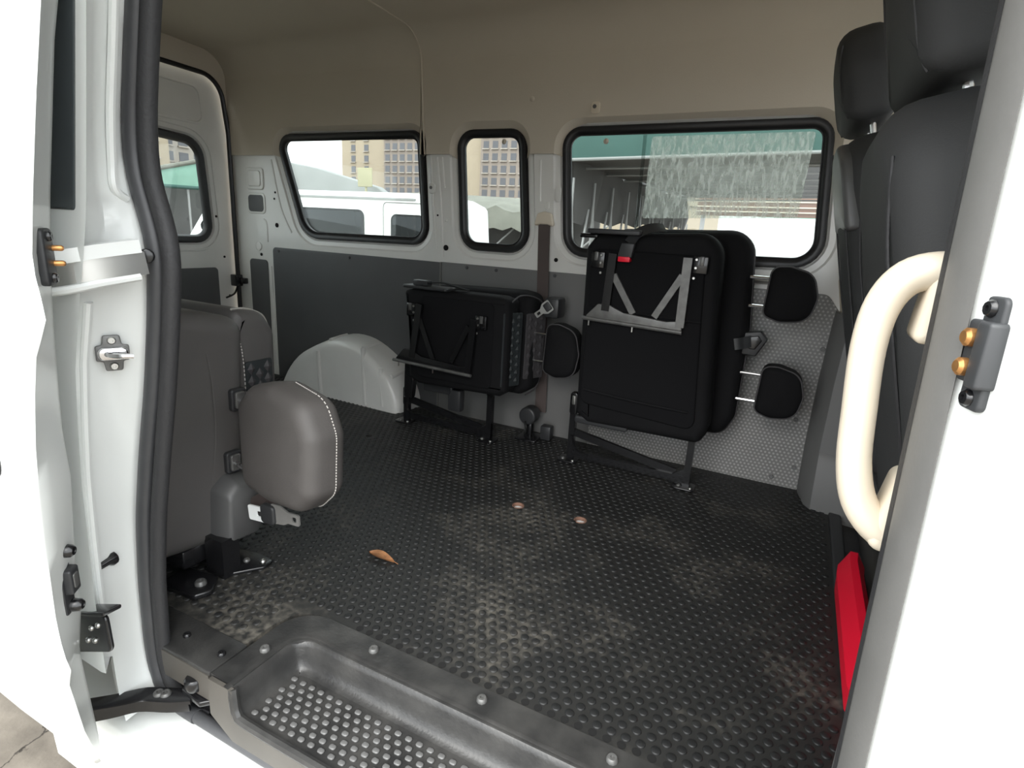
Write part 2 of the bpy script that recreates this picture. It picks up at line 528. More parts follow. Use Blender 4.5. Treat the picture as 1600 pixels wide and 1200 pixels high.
while y < YW - 0.02:
    x = XR + 0.05 + (P_ / 2 if row % 2 else 0)
    while x < 0.185:
        if min((x + 0.663) ** 2 + (y - 1.456) ** 2, (x + 0.466) ** 2 + (y - 1.474) ** 2, (x + 1.424) ** 2 + (y - 1.663) ** 2) > 0.026 ** 2:
            spots.append((x, y))
        x += P_
    y += RS; row += 1
row = 0; y = 0.80 - RS
while y > 0.66:
    x = -1.9 + (0 if row % 2 else P_ / 2)
    while x < -0.885: spots.append((x, y)); x += P_
    y -= RS; row += 1
def stud_geo(x, y, n, z=0.0, r=0.0085, h=0.0026):
    vs = []; 
    for rr, zz in ((r, z), (r * 0.96, z + h * 0.75), (r * 0.82, z + h)):
        vs += [(x + rr * math.cos(2 * math.pi * j / n), y + rr * math.sin(2 * math.pi * j / n), zz) for j in range(n)]
    fs = []
    for i in range(2):
        for j in range(n): fs.append((i * n + j, i * n + (j + 1) % n, (i + 1) * n + (j + 1) % n, (i + 1) * n + j))
    fs.append(tuple(range(2 * n, 3 * n)))
    return vs, fs
spots.sort(key=lambda p: (p[0] * p[0] + p[1] * p[1]) + (9 if p[0] < -0.86 * p[1] - 0.05 else 0))
b = MB(); b.add(*stud_geo(0, 0, 12)); stud0 = b.build('stud', 'stud', floor, 60)
for i, (x, y) in enumerate(spots[:300]):
    if i == 0: stud0.location = (x, y, 0)
    else: inst(stud0, 'stud', floor, (x, y, 0))
b = MB()
for x, y in spots[300:]: b.add(*stud_geo(x, y, 8))
sf = b.build('stud_field', 'stud', floor, 60); sf['kind'] = 'stuff'
# black discs paint the shade of dimples along the mat's edge by the step
dim = MB().plate(circ(0, 0, 0.0078, 12), [], FZ(0), 0.0006).build('edge_dimple', 'hole', floor)
x = -0.70; first = True
while x < 0.17:
    if first: dim.location = (x, 0.7825, 0); first = False
    else: inst(dim, 'edge_dimple', floor, (x, 0.7825, 0))
    x += P_
# low black kerb strip at the front end of the mat
k = MB(); k.slab(rrect(0.20, 0.235, 0.60, 1.97, 0.006, 2), 0.03, 0.006, FZ(-0.02))
struct(k.build('trim_1', 'darkplastic'), 'low black strip closing the front end of the floor mat')

# ---- step tray (trim_2)
st = sempty('trim_2', 'scuffed black plastic entry step tray')
OUT = rpoly([(-0.848, 0.545), (0.20, 0.545), (0.20, 0.772), (-0.848, 0.772)], [0.0, 0.0, 0.02, 0.075], 8)
WELL = rpoly([(-0.79, 0.53), (0.16, 0.53), (0.16, 0.708), (-0.79, 0.708)], [0.0, 0.0, 0.03, 0.045], 8)
def clampy(p, y): return [(a, max(b, y)) for a, b in p]
b = MB()
rim_o = [p for p in OUT]
# rim as a plate with a notch open to the doorway
rim_poly = [(-0.848, 0.55)] + [p for p in reversed(ccw(OUT)) if False]
nl = []
for p in rpoly([(-0.848, 0.55), (-0.848, 0.772), (0.20, 0.772), (0.20, 0.55), (0.165, 0.55), (0.165, 0.706), (-0.79, 0.706), (-0.79, 0.55)],
               [0, 0.075, 0.01, 0, 0, 0.03, 0.045, 0.0], 8): nl.append(p)
b.plate(nl, [], FZ(-0.012), 0.014)
b.build('rim', 'step', st)
# well walls: rounded lip running down to the tread
path = smooth_pts([(-0.79, 0.540), (-0.79, 0.60), (-0.79, 0.655), (-0.782, 0.692), (-0.75, 0.706), (-0.70, 0.706)], 5) + [Vector((x, 0.706)) for x in (-0.6, -0.4, -0.2, 0.0, 0.165)]
rs = []
for ins, z in ((-0.012, 0.0025), (-0.004, 0.002), (0.002, -0.002), (0.006, -0.012), (0.010, -0.035), (0.014, -0.050), (0.022, -0.0585), (0.032, -0.0605)):
    r = []
    for i, p in enumerate(path):
        a = path[max(0, i - 1)]; c = path[min(len(path) - 1, i + 1)]; t = Vector((c.x - a.x, c.y - a.y)).normalized()
        n = Vector((t.y, -t.x))
        r.append((p.x + n.x * ins, p.y + n.y * ins, z))
    rs.append(r)
b = MB(); b.rings(rs, False, False, False); b.build('well_wall', 'step', st, 70)
tr = MB(); tr.plate([(-0.80, 0.552), (0.19, 0.552), (0.19, 0.705), (-0.80, 0.705)], [], FZ(-0.066), 0.006); tread = tr.build('tread', 'step', st)
# rolled front lip and outer face of the tray
b = MB(); b.tube(smooth_pts([(-0.788, 0.548, -0.002), (-0.783, 0.545, -0.025), (-0.775, 0.543, -0.048), (-0.75, 0.543, -0.058), (-0.60, 0.543, -0.058)], 4) + [Vector((0.19, 0.543, -0.058))], 0.009, 8)
b.build('front_lip', 'step', st)
b = MB(); b.plate(rpoly([(-0.846, 0.0), (-0.783, 0.0), (-0.776, -0.055), (0.2, -0.055), (0.2, -0.115), (-0.79, -0.115), (-0.846, -0.08)], 0.005, 2), [], FW(0.548), 0.008)
b.build('outer_face', 'stepside', st)
sb = MB(); sb.slab(rrect(-0.0065, 0.0065, -0.005, 0.005, 0.004, 3), 0.004, 0.0018, FZ(0), 2)
st0 = sb.build('tread_stud', 'stepstud', tread, 60)
row = 0; y = 0.568; firsts = True
while y < 0.672:
    x = -0.76 + (0.0115 if row % 2 else 0)
    while x < 0.10:
        if firsts: st0.location = (x, y, -0.0605); firsts = False
        else: inst(st0, 'tread_stud', tread, (x, y, -0.0605))
        x += 0.023
    y += 0.0155; row += 1
for x, y in ((-0.813, 0.64), (-0.632, 0.745), (-0.386, 0.745), (-0.144, 0.745), (0.08, 0.745)):
    screw('screw', st, (x, y, 0.002), (0, 0, 1), 0.010, 'steel')
# scuff trim left of the tray
t3 = MB(); t3.box(-1.10, -0.851, 0.548, 0.632, -0.018, 0.003, 0.004); tt = t3.build('trim_3', 'step'); struct(tt, 'black scuff strip on the sill left of the entry step')
MB().plate([(-1.10, -0.06), (-0.852, -0.06), (-0.852, -0.004), (-1.10, -0.004)], [], FW(0.552), 0.006).build('front_face', 'stepside', tt)
for x in (-0.872, -0.974): screw('screw', tt, (x, 0.59, 0.003), (0, 0, 1), 0.008, 'black')

# ---- sill (painted) under the doorway
b = MB()
prof = [(0.60, -0.137), (0.535, -0.14), (0.49, -0.142), (0.474, -0.15), (0.468, -0.17), (0.475, -0.36)]
b.rings([[(x, y, z) for y, z in prof] for x in (-1.3, -0.9, -0.4, 0.2)], False, False, False)
sill = struct(b.build('trim_4', 'white', None, 50), 'white painted sill under the open doorway')
for yy, rr in ((0.552, 0.012), (0.575, 0.010)):
    b = MB(); b.tube([(-0.96, yy, -0.128), (-0.8, yy, -0.128), (0.16, yy, -0.128)], rr, 10); b.build('sill_seal', 'seal', sill)
b = MB(); b.slab(circ(-0.745, 0.588, 0.014, 14), 0.006, 0.003, FZ(-0.118)); b.build('drain_plug', 'black', sill)

# ---- far side wall: painted sheet with window openings
W1 = rpoly([(-2.345, 1.185), (-2.19, 0.732), (-1.477, 0.742), (-1.512, 1.186)], [0.055, 0.12, 0.07, 0.05], 7)
W2 = rpoly([(-1.325, 1.184), (-1.292, 0.738), (-0.995, 0.738), (-1.038, 1.184)], [0.06, 0.075, 0.075, 0.06], 7)
W3 = rpoly([(-0.868, 1.184), (-0.828, 0.742), (0.045, 0.760), (0.004, 1.194)], [0.06, 0.08, 0.08, 0.055], 7)
WD = rpoly([(0.36, 1.18), (0.40, 0.72), (1.05, 0.72), (1.0, 1.18)], 0.06, 5)
fw = FW(YW)
wm = MB(); wm.plate([(XR, -0.03), (1.25, -0.03), (1.25, 1.50), (XR, 1.50)], [offset(w, 0.045) for w in (W1, W2, W3, WD)], FW(YW + 0.004), 0.004)
wall_left = struct(wm.build('wall_left', 'whitein', None, 0), 'painted metal side wall with three windows')
for w in (W1, W2, W3, WD):
    b = MB(); fr = fw
    b.loft(offset(w, 0.045), 0.0, offset(w, 0.038), -0.006, fr); b.loft(offset(w, 0.038), -0.006, offset(w, 0.020), -0.010, fr)
    b.loft(offset(w, 0.020), -0.010, offset(w, 0.014), -0.020, fr); b.loft(offset(w, 0.014), -0.020, offset(w, -0.004), -0.022, fr)
    b.build('window_flange', 'whitein', wall_left, 60)
# stamped beads on the pillars
def bead(pts, r, m='whitein'):
    b = MB(); b.tube(smooth_pts([(x, YW + 0.001, z) for x, z in pts], 4), r, 8); return b.build('bead', m, wall_left)
bead([(-1.425, 1.09), (-1.40, 0.9), (-1.385, 0.69)], 0.006)
bead([(-1.40, 1.09), (-1.388, 1.0), (-1.384, 0.97)], 0.005)
bead([(-1.455, 1.09), (-1.42, 0.72)], 0.004)
bead([(-0.955, 1.08), (-0.945, 0.93)], 0.004)
bead([(-2.46, 0.80), (-2.44, 0.78), (-2.44, 0.69)], 0.005)
bead([(-2.385, 1.08), (-2.335, 0.86), (-2.27, 0.745)], 0.005)
bead([(-2.425, 0.57), (-2.42, 0.3), (-2.42, 0.05)], 0.007)
def pad(out, t, r, m, name, parent=wall_left, y=YW, bulge=0):
    b = MB(); b.slab(out, t, r, FW(y), 3, bulge); return b.build(name, m, parent)
pad(rrect(-2.565, -2.445, 0.94, 1.045, 0.018), 0.006, 0.004, 'whitein', 'stamped_pad')
pad(rrect(-2.55, -2.46, 0.955, 1.03, 0.016), 0.010, 0.004, 'whitein', 'stamped_pad')
pad(rrect(-2.568, -2.442, 0.825, 0.925, 0.022), 0.004, 0.003, 'whitein', 'opening_rim')
pad(rrect(-2.558, -2.452, 0.835, 0.915, 0.018), 0.0055, 0.001, 'greyboard', 'service_opening')
pad(circ(-2.505, 0.665, 0.022, 16), 0.004, 0.003, 'whitein', 'stamped_pad')
pad(rpoly([(-2.575, 0.0), (-2.445, 0.0), (-2.445, 0.60), (-2.575, 0.60)], [0, 0, 0.02, 0.02]), 0.005, 0.002, 'greyboard', 'pillar_board')
for x, z, r in ((-1.370, 0.729, 0.012), (-2.369, 0.775, 0.011), (-0.862, 0.715, 0.008), (-2.37, 0.93, 0.005), (-2.378, 0.90, 0.005), (-2.49, 0.625, 0.008), (-1.415, 0.86, 0.004)):
    pad(circ(x, z, r, 14), 0.0025, 0.0005, 'hole', 'round_hole')  # raised black discs paint the dark inside of holes
pad(circ(-1.372, 0.84, 0.008, 10), 0.006, 0.004, 'whitein', 'dimple')
pad(rrect(-0.885, -0.860, 0.93, 0.985, 0.01), 0.003, 0.0015, 'whitein', 'stamped_pad')
pad(rrect(-0.925, -0.905, 0.90, 0.93, 0.008), 0.004, 0.003, 'whitein', 'stamped_pad')
# hooks
for x, z in ((-1.444, 0.966), (-0.748, 1.25)):
    y = YW if z < 1.1 else YW - 0.012
    h = pad(rrect(x - 0.016, x + 0.016, z - 0.02, z + 0.02, 0.009), 0.008, 0.003, 'cream' if z > 1.1 else 'whitein', 'coat_hook_base', y=y)
    pad(circ(x - 0.003, z + 0.004, 0.007, 10), 0.011, 0.001, 'steel', 'hook_socket', h, y)
# grey boards
pad(rpoly([(-2.402, 0.0), (-1.394, 0.0), (-1.394, 0.667), (-2.402, 0.667)], [0.0, 0, 0.004, 0.02]), 0.006, 0.002, 'greyboard', 'wall_board')
pad(rrect(-1.388, -0.665, 0.0, 0.669, 0.004), 0.006, 0.002, 'plastic', 'wall_board')
b = MB(); b.box(-1.394, -1.388, YW - 0.009, YW, 0.0, 0.668); b.build('joint_strip', 'seal2', wall_left)
for x, z in ((-1.26, 0.655), (-1.12, 0.655), (-0.86, 0.655), (-0.72, 0.655), (-1.30, 0.05), (-2.36, 0.65), (-1.9, 0.652)):
    screw('rivet', wall_left, (x, YW - 0.006, z), (0, -1, 0), 0.007, 'greyboard')
# dimpled front panel + moulded corner trim
dp = pad(rpoly([(-0.665, 0.0), (0.105, 0.0), (0.128, 0.62), (0.085, 0.675), (-0.665, 0.675)], [0, 0, 0.02, 0.03, 0.0]), 0.008, 0.002, 'dimple', 'dimpled_panel')
for x, z in ((0.085, 0.08), (0.062, 0.25), (0.10, 0.5), (0.02, 0.03), (-0.3, 0.65)):
    screw('rivet', dp, (x, YW - 0.008, z), (0, -1, 0), 0.008, 'plastic')
b = MB(); b.tube([(-0.25, YW - 0.006, 0.70), (0.04, YW - 0.006, 0.705)], 0.012, 8); b.build('window_ledge', 'zinc', wall_left)
ct = MB()
rs = []
for z, xo, d in ((-0.02, 0.118, 0.15), (0.03, 0.115, 0.15), (0.17, 0.112, 0.14), (0.19, 0.112, 0.125), (0.40, 0.114, 0.12), (0.60, 0.122, 0.105), (0.625, 0.124, 0.10)):
    rs.append([(xo - 0.01, YW, z), (xo - 0.008, YW - 0.03, z), (xo + 0.01, YW - d * 0.8, z), (xo + 0.03, YW - d, z), (xo + 0.16, YW - d - 0.02, z), (xo + 0.35, YW - d - 0.02, z), (xo + 0.35, YW, z)])
ct.rings(rs); struct(ct.build('trim_5', 'plastic', None, 35), 'grey moulded plastic trim in the front lower corner')
ct = MB(); rs = []
for z, xo, d in ((0.62, 0.128, 0.09), (0.72, 0.105, 0.05), (0.9, 0.11, 0.03), (1.12, 0.08, 0.03)):
    rs.append([(xo, YW, z), (xo + 0.01, YW - d * 0.7, z), (xo + 0.05, YW - d, z), (xo + 0.2, YW - d, z), (xo + 0.2, YW, z)])
ct.rings(rs); struct(ct.build('trim_6', 'beige', None, 60), 'beige pillar cover beside the large window')

# windows: rubber gasket, pane
def window(n, w, label):
    e = sempty('window_%d' % n, label)
    b = MB(); b.tube([fw.p(a, c, -0.014) for a, c in offset(w, -0.004)], 1.0, closed=True, up=(0, -1, 0), prof=[(-0.016, -0.012), (0.014, -0.012), (0.016, 0.0), (0.012, 0.012), (0.0, 0.014), (-0.008, 0.010), (-0.017, 0.002)])
    b.build('gasket', 'gasket', e, 50)
    b = MB(); b.tube([fw.p(a, c, -0.010) for a, c in offset(w, -0.021)], 0.0022, 6, closed=True, up=(0, -1, 0)); b.build('inner_bead', 'lip', e)
    b = MB(); b.plate(offset(w, -0.008), [], FW(YW + 0.026), 0.003); b.build('pane', 'glass', e, 0)
    return e
window(1, W1, 'rear side window with black gasket'); window(2, W2, 'narrow middle side window with black gasket')
w3 = window(3, W3, 'large front side window with wrinkled film on its pane'); window(4, WD, 'cab side window behind the front seats')
b = MB(); b.plate(rpoly([(-0.545, 1.158), (-0.55, 0.885), (-0.045, 0.905), (-0.035, 1.165)], 0.008, 2), [], FW(YW + 0.022), 0.0005); b.build('wrinkled_film', 'film', w3, 0)
b = MB(); b.bar((-0.57, YW + 0.02, 1.165), (-0.565, YW + 0.02, 0.77), 0.012, 0.003); b.build('sliding_pane_edge', 'glass', w3)

# ---- headliner: wall part, curve, ceiling (two lengths with a seam between)
def headliner(x0, x1, name, label):
    e = sempty(name, label)
    yl = YW - 0.012
    low = [(x0, 1.10)]
    notches = []
    for w in sorted((W1, W2, W3, WD), key=lambda q: q[0][0]):
        o = offset(w, 0.036)
        cx = sum(p[0] for p in o) / len(o)
        if not (x0 < cx < x1): continue
        up = sorted([p for p in o if p[1] > 1.10], key=lambda p: math.atan2(p[1] - 1.0, p[0] - cx), reverse=True)
        up = [(up[0][0], 1.10)] + up + [(up[-1][0], 1.10)]
        low += up; notches.append((w, up, cx))
    low.append((x1, 1.10))
    b = MB(); b.plate(low + [(x1, 1.44), (x0, 1.44)], [], FW(yl + 0.006), 0.006)
    for w, up, cx in notches:
        inn = []
        for p in up:
            d = Vector((cx - p[0], 0.96 - p[1])).normalized()
            inn.append((p[0] + d.x * 0.03 * (1.0 if abs(d.x) > 0.3 else 0.5), p[1] + d.y * 0.03))
        b.loft(up, 0.012, inn, -0.012, fw, False)
    b.build('side_lining', 'beige', e, 30)
    # cove and roof as one swept section
    sec = [(yl, 1.438)] + [(yl - 0.13 + 0.13 * math.cos(a), 1.438 + 0.115 * math.sin(a)) for a in [math.pi / 2 * i / 8 for i in range(1, 9)]]
    sec += [(1.7, ZC + 0.004), (1.3, ZC + 0.012), (0.95, ZC + 0.006)] + [(0.74 - 0.14 * math.sin(a), 1.438 + 0.118 * math.cos(a)) for a in [math.pi / 2 * i / 6 for i in range(7)]] + [(0.585, 1.30)]
    b = MB(); b.rings([[(x, y, z) for y, z in sec] for x in (x0, x1)], False, False, False)
    b.rings([[(x, y, z + 0.01) for y, z in sec] for x in (x0, x1)], False, False, False)
    b.build('roof_lining', 'beige', e, 60)
    return e
headliner(XR, -1.503, 'ceiling', 'beige headliner over the rear half')
c2 = headliner(-1.497, 1.25, 'ceiling_2', 'beige headliner over the front half')
# welt between the two lengths
yl = YW - 0.012
pts = [(-1.478, yl, 1.10), (-1.49, yl, 1.25), (-1.5, yl, 1.43)] + [(-1.5, yl - 0.13 + 0.13 * math.cos(a), 1.438 + 0.115 * math.sin(a)) for a in [math.pi / 2 * i / 8 for i in range(1, 9)]] + [(-1.5, 1.7, ZC + 0.002), (-1.5, 1.3, ZC + 0.01), (-1.5, 0.95, ZC + 0.004)]
b = MB(); b.tube(pts, 0.0035, 6, up=(1, 0, 0)); b.build('seam_welt', 'beige', c2)
for x, z in ((-0.70, 1.14), (-1.0, 1.29), (-1.109, 1.144)):
    b = MB(); b.lathe([(0.010, 0), (0.008, 0.002), (0.0, 0.003)], (x, yl, z), (0, -1, 0), 12); b.build('fastener_dimple', 'beige', c2)
# roof skin keeps the daylight out above the lining
b = MB(); b.rings([[(x0, 0.46, 1.64), (x0, 1.2, 1.68), (x0, 2.16, 1.64)] for x0 in (XR - 0.08, 1.3)], False, False, False); b.rings([[(x0, 0.46, 1.65), (x0, 1.2, 1.69), (x0, 2.16, 1.65)] for x0 in (XR - 0.08, 1.3)], False, False, False)
struct(b.build('roof', 'white', None, 60), 'white roof skin of the van')
b = MB(); b.rings([[(x, 2.16, 1.45), (x, 2.16, 1.66)] for x in (XR - 0.08, 1.3)], False, False, False); b.rings([[(x, 0.46, 1.25), (x, 0.46, 1.66)] for x in (XR - 0.08, 1.3)], False, False, False)
b.rings([[(x, 0.46, 1.25), (x, 0.59, 1.25), (x, 0.60, 1.45)] for x in (-1.0, 1.3)], False, False, False)
struct(b.build('wall_right_header', 'white', None, 0), 'white body side above the doorway')

# ---- rear wall and rear door
RF = FX(XR)
DO = rpoly([(0.55, 0.0), (2.085, 0.0), (2.085, 1.20), (2.055, 1.445), (1.3, 1.462), (0.6, 1.445)], [0.02, 0.02, 0.3, 0.11, 0.0, 0.1], 8)
b = MB(); b.plate([(0.45, -0.03), (2.16, -0.03), (2.16, 1.66), (0.45, 1.66)], [DO], FX(XR - 0.006), 0.006)
wall_rear = struct(b.build('wall_rear', 'beige', None, 0), 'lining around the rear door')
b = MB(); b.tube([RF.p(a, c, 0.0) for a, c in DO], 0.011, 8, closed=True, up=(1, 0, 0)); b.build('door_seal', 'gasket', wall_rear)
RW = rpoly([(0.75, 1.165), (0.75, 0.69), (1.968, 0.69), (1.945, 1.14), (1.45, 1.172)], [0.07, 0.07, 0.07, 0.08, 0.0], 7)
door2 = sempty('door_2', 'white rear door with a window and a grey lower board')
fd = FX(XR - 0.03)
b = MB(); b.plate(offset(DO, 0.03), [offset(RW, 0.03)], FX(XR - 0.04), 0.01)
b.loft(offset(RW, 0.03), 0.0, offset(RW, 0.022), -0.012, fd); b.loft(offset(RW, 0.022), -0.012, offset(RW, 0.0), -0.014, fd)
b.build('door_shell', 'whitein', door2, 40)
b = MB(); b.tube([fd.p(a, c, -0.008) for a, c in offset(RW, 0.002)], 1.0, closed=True, up=(1, 0, 0), prof=[(-0.02, -0.012), (0.018, -0.012), (0.018, 0.004), (0.008, 0.014), (-0.012, 0.012), (-0.02, 0.0)])
b.build('gasket', 'gasket', door2, 50)
b = MB(); b.plate(RW, [], FX(XR - 0.05), 0.003); b.build('pane', 'glass', door2, 0)
b = MB(); b.slab(rrect(0.8, 1.99, 0.04, 0.548, 0.02), 0.006, 0.002, fd); b.build('door_board', 'greyboard', door2)
b = MB(); b.tube([fd.p(a, c, 0.0) for a, c in rpoly([(0.8, 1.395), (0.8, 1.225), (1.975, 1.225), (1.96, 1.385), (1.4, 1.40)], 0.04, 5)], 0.006, 6, closed=True, up=(1, 0, 0)); b.build('panel_bead', 'whitein', door2)
b = MB(); b.tube([fd.p(a, c, 0.0) for a, c in offset(RW, 0.055)], 0.006, 6, closed=True, up=(1, 0, 0)); b.build('panel_bead', 'whitein', door2)
for y, z, r in ((2.005, 0.80, 0.006), (2.035, 0.60, 0.006), (2.05, 0.40, 0.005)):
    b = MB(); b.slab(circ(y, z, r, 10), 0.003, 0.0005, fd); b.build('round_hole', 'hole', door2)
b = MB(); b.box(XR - 0.03, XR + 0.02, 2.06, YW, 0.45, 0.51, 0.006); b.box(XR, XR + 0.06, 2.075, YW, 0.465, 0.495, 0.005); b.build('door_check', 'black', door2)
b = MB(); b.tube(smooth_pts([(XR + 0.01, 2.07, 0.45), (XR - 0.005, 2.06, 0.41), (XR - 0.02, 2.02, 0.39)], 4), 0.005, 6); b.build('cable', 'black', door2)

# ---- wheel arch
b = MB(); rs = []
arc = [(-2.24, 0.0), (-2.19, 0.09), (-2.12, 0.17), (-2.03, 0.225), (-1.94, 0.265), (-1.85, 0.285), (-1.75, 0.275), (-1.65, 0.228), (-1.56, 0.155), (-1.508, 0.06), (-1.50, 0.0)]
arc = [(p.x, p.y) for p in smooth_pts([Vector((a, c)) for a, c in arc], 3)]
cx = -1.83
for yy, sc, dz in ((YW, 1.04, 0.012), (2.03, 1.02, 0.008), (1.975, 1.0, 0.0), (1.958, 0.985, -0.004), (1.952, 0.955, -0.018), (1.950, 0.92, -0.03)):
    rs.append([(cx + (x - cx) * sc, yy - (0.0 if yy > 2 else (0.012 if x > -1.7 else 0.0)), max(0, (z + dz) if z > 0 else 0) * (sc if sc < 1 else 1)) for x, z in arc])
b.rings(rs, False, True, False)
arch = struct(b.build('wheel_arch', 'whitein', None, 50), 'white painted wheel arch bulging from the side wall')
for x0, z0, x1, z1 in ((-1.97, 0.22, -1.955, 0.01), (-1.70, 0.27, -1.685, 0.01), (-1.60, 0.19, -1.585, 0.02)):
    b = MB(); b.tube([(x0, 1.95, z0), ((x0 + x1) / 2, 1.947, (z0 + z1) / 2), (x1, 1.945, z1)], 0.010, 8); b.build('pressed_rib', 'whitein', arch)
for i in (13, 19, 24):
    x, z = arc[i]; b = MB(); b.tube([(x, YW - 0.02, z + 0.008), (x, 2.03, z + 0.006), (x, 1.97, z)], 0.011, 8); b.build('pressed_rib', 'whitein', arch)

# ---- near side, behind the doorway: jamb, quarter panel, seal
SZ = [-0.12, -0.076, -0.004, 0.143, 0.283, 0.416, 0.539, 0.649, 0.75, 0.806, 0.861, 0.932, 1.015, 1.092, 1.3]
SO = [-0.99, -1.025, -1.035, -1.028, -1.012, -0.978, -0.938, -0.91, -0.891, -0.901, -0.922, -0.919, -0.895, -0.873, -0.82]
SI = [-0.95, -0.984, -0.985, -0.975, -0.947, -0.912, -0.881, -0.857, -0.838, -0.847, -0.871, -0.868, -0.852, -0.832, -0.78]
JZ = [-0.12, -0.033, 0.188, 0.393, 0.505, 0.592, 0.707, 0.752, 0.812, 1.052, 1.3]
JX = [-0.995, -0.996, -0.994, -0.981, -0.964, -0.947, -0.904, -0.885, -0.863, -0.802, -0.75]
zs = [-0.12 + 1.42 * i / 60 for i in range(61)]
rs = []
for z in zs:
    xo, xj = interp(z, SZ, SO), interp(z, JZ, JX)
    xo_s = sum(interp(z + d, SZ, SO) for d in (-0.02, 0, 0.02)) / 3
    step = 0.012 if (0.77 < z) else 0.0
    mid = (xj * 0.7 + xo_s * 0.3 - 0.008, 0.475, z)
    rs.append(([(XR - 0.05, 0.445, z), (xj * 0.955 - 0.012, 0.430, z), (xj * 0.955 - 0.002, 0.432, z), (xj, 0.450, z)] if z > 0.03 else [(mid[0] - 0.03, 0.485, z), (mid[0] - 0.02, 0.482, z), (mid[0] - 0.012, 0.480, z), (mid[0] - 0.005, 0.477, z)]) + [ mid,
               (xj * 0.55 + xo_s * 0.45 - 0.010 - step, 0.495, z), (xj * 0.3 + xo_s * 0.7 - 0.006, 0.515, z), (xo_s, 0.545, z), (xo_s + 0.012, 0.565, z)])
b = MB(); b.rings(rs, False, False, False)
wall_right = struct(b.build('wall_right', 'white', None, 60), 'white body side and door jamb behind the doorway')
# inner skin of the same wall with an opening for the quarter window
b = MB(); b.rings([[(XR, 0.575, z), (interp(z, SZ, SO), 0.575, z)] for z in zs if z < 0.79], False, False, False)
b.rings([[(XR, 0.575, z), (-2.0, 0.575, z)] for z in zs if z >= 0.77], False, False, False)
b.build('inner_skin', 'whitein', wall_right, 0)
b = MB(); b.slab(rpoly([(-2.1, 0.812), (-0.846, 0.812), (-0.786, 1.05), (-0.75, 1.24), (-2.1, 1.24)], [0.05, 0.008, 0.0, 0.03, 0.05]), 0.006, 0.003, FW(0.434)); b.build('quarter_window', 'quarterglass', wall_right)
# seal
for k, (f, yy, rr, m) in enumerate(((0.30, 0.548, 0.014, 'seal'), (0.74, 0.556, 0.0135, 'lip'))):
    pts = []
    for i in range(70):
        z = 1.3 - i * (1.3 + 0.075) / 69
        xx = sum(interp(z + d, SZ, SO) * (1 - f) + interp(z + d, SZ, SI) * f for d in (-0.03, -0.015, 0, 0.015, 0.03)) / 5
        pts.append((xx, yy, z))
    x0 = pts[-1][0]
    yend = 0.552 if k == 0 else 0.575
    pts += smooth_pts([(x0, yy, -0.08), (x0 + 0.018, (yy + yend) / 2, -0.115), (x0 + 0.055, yend, -0.127), (x0 + 0.10, yend, -0.128)], 4)
    b = MB(); b.tube(pts, rr, 10, up=(0, -1, 0)); b.build('door_seal', m, wall_right)
b = MB(); b.tube([(interp(z, JZ, JX) * 0.85 + interp(z, SZ, SO) * 0.15 - 0.002, 0.464, z) for z in zs if 0.06 < z < 0.69], 0.006, 8, up=(0, -1, 0)); b.build('jamb_flange', 'white', wall_right)
b = MB(); b.tube(smooth_pts([(interp(z, JZ, JX) * 0.45 + interp(z, SZ, SO) * 0.55 - 0.012, 0.512, z) for z in (1.2, 1.05, 0.95, 0.88, 0.845)] + [(-0.905, 0.53, 0.832)], 4), 0.006, 8, up=(0, -1, 0)); b.build('jamb_crease', 'white', wall_right)
# centre rail on the body side, bending in at its front end
rail = thing('door_rail', 'white steel guide rail for the sliding door on the body side', 'rail')
rp = smooth_pts([(-1.6, 0.412, 0.712), (-1.2, 0.412, 0.716), (-0.98, 0.402, 0.722), (-0.90, 0.406, 0.728), (-0.872, 0.422, 0.733), (-0.858, 0.455, 0.741), (-0.852, 0.505, 0.748)], 4)
b = MB(); b.tube([p + V(0, 0, 0.018) for p in rp], 1.0, prof=[(-0.012, -0.007), (0.012, -0.007), (0.012, 0.011), (-0.012, 0.011)], up=(0, 0, 1)); b.build('upper_flange', 'white', rail)
b = MB(); b.tube([p + V(0, 0.01, -0.004) for p in rp], 1.0, prof=[(-0.004, -0.016), (0.004, -0.016), (0.004, 0.016), (-0.004, 0.016)], up=(0, 0, 1)); b.build('channel', 'zinc', rail)
b = MB(); b.tube([p + V(0, 0, -0.024) for p in rp], 0.006, 8); b.build('lower_lip', 'white', rail)
screw('bolt', rail, (-0.868, 0.487, 0.745), (0.8, -0.6, 0), 0.006, 'steel')
b = MB(); b.slab(circ(0, 0, 0.011, 12), 0.006, 0.003, Frame((-0.872, 0.53, 0.752), (0.55, 0.83, 0), (0, 0, 1))); b.build('end_stop', 'black', rail)
# striker on the jamb
sfz = Frame((-0.93, 0.497, 0.602), (0.42, 0.9, 0.0), (0, 0, 1))
sk = thing('door_striker', 'chrome door striker with a loop on the white jamb', 'striker')
b = MB(); b.slab(rpoly([(-0.011, -0.028), (0.011, -0.028), (0.013, -0.013), (0.022, -0.012), (0.022, 0.012), (0.013, 0.013), (0.011, 0.028), (-0.011, 0.028), (-0.013, 0.013), (-0.022, 0.012), (-0.022, -0.012), (-0.013, -0.013)], 0.003, 2), 0.004, 0.0015, sfz); b.build('plate', 'steel', sk)
b = MB(); b.slab(rrect(-0.020, 0.020, -0.010, 0.010, 0.009), 0.008, 0.003, sfz, c0=0.004); b.build('boss', 'chrome', sk)
b = MB(); b.tube([sfz.p(-0.008, 0.0, 0.01), sfz.p(-0.002, 0.0, 0.022), sfz.p(0.012, -0.001, 0.028), sfz.p(0.024, -0.002, 0.028)], 0.0042, 8); b.build('loop', 'chrome', sk)
for dz in (-0.020, 0.020): screw('screw', sk, sfz.p(0, dz, 0.004), sfz.n, 0.006, 'zinc')
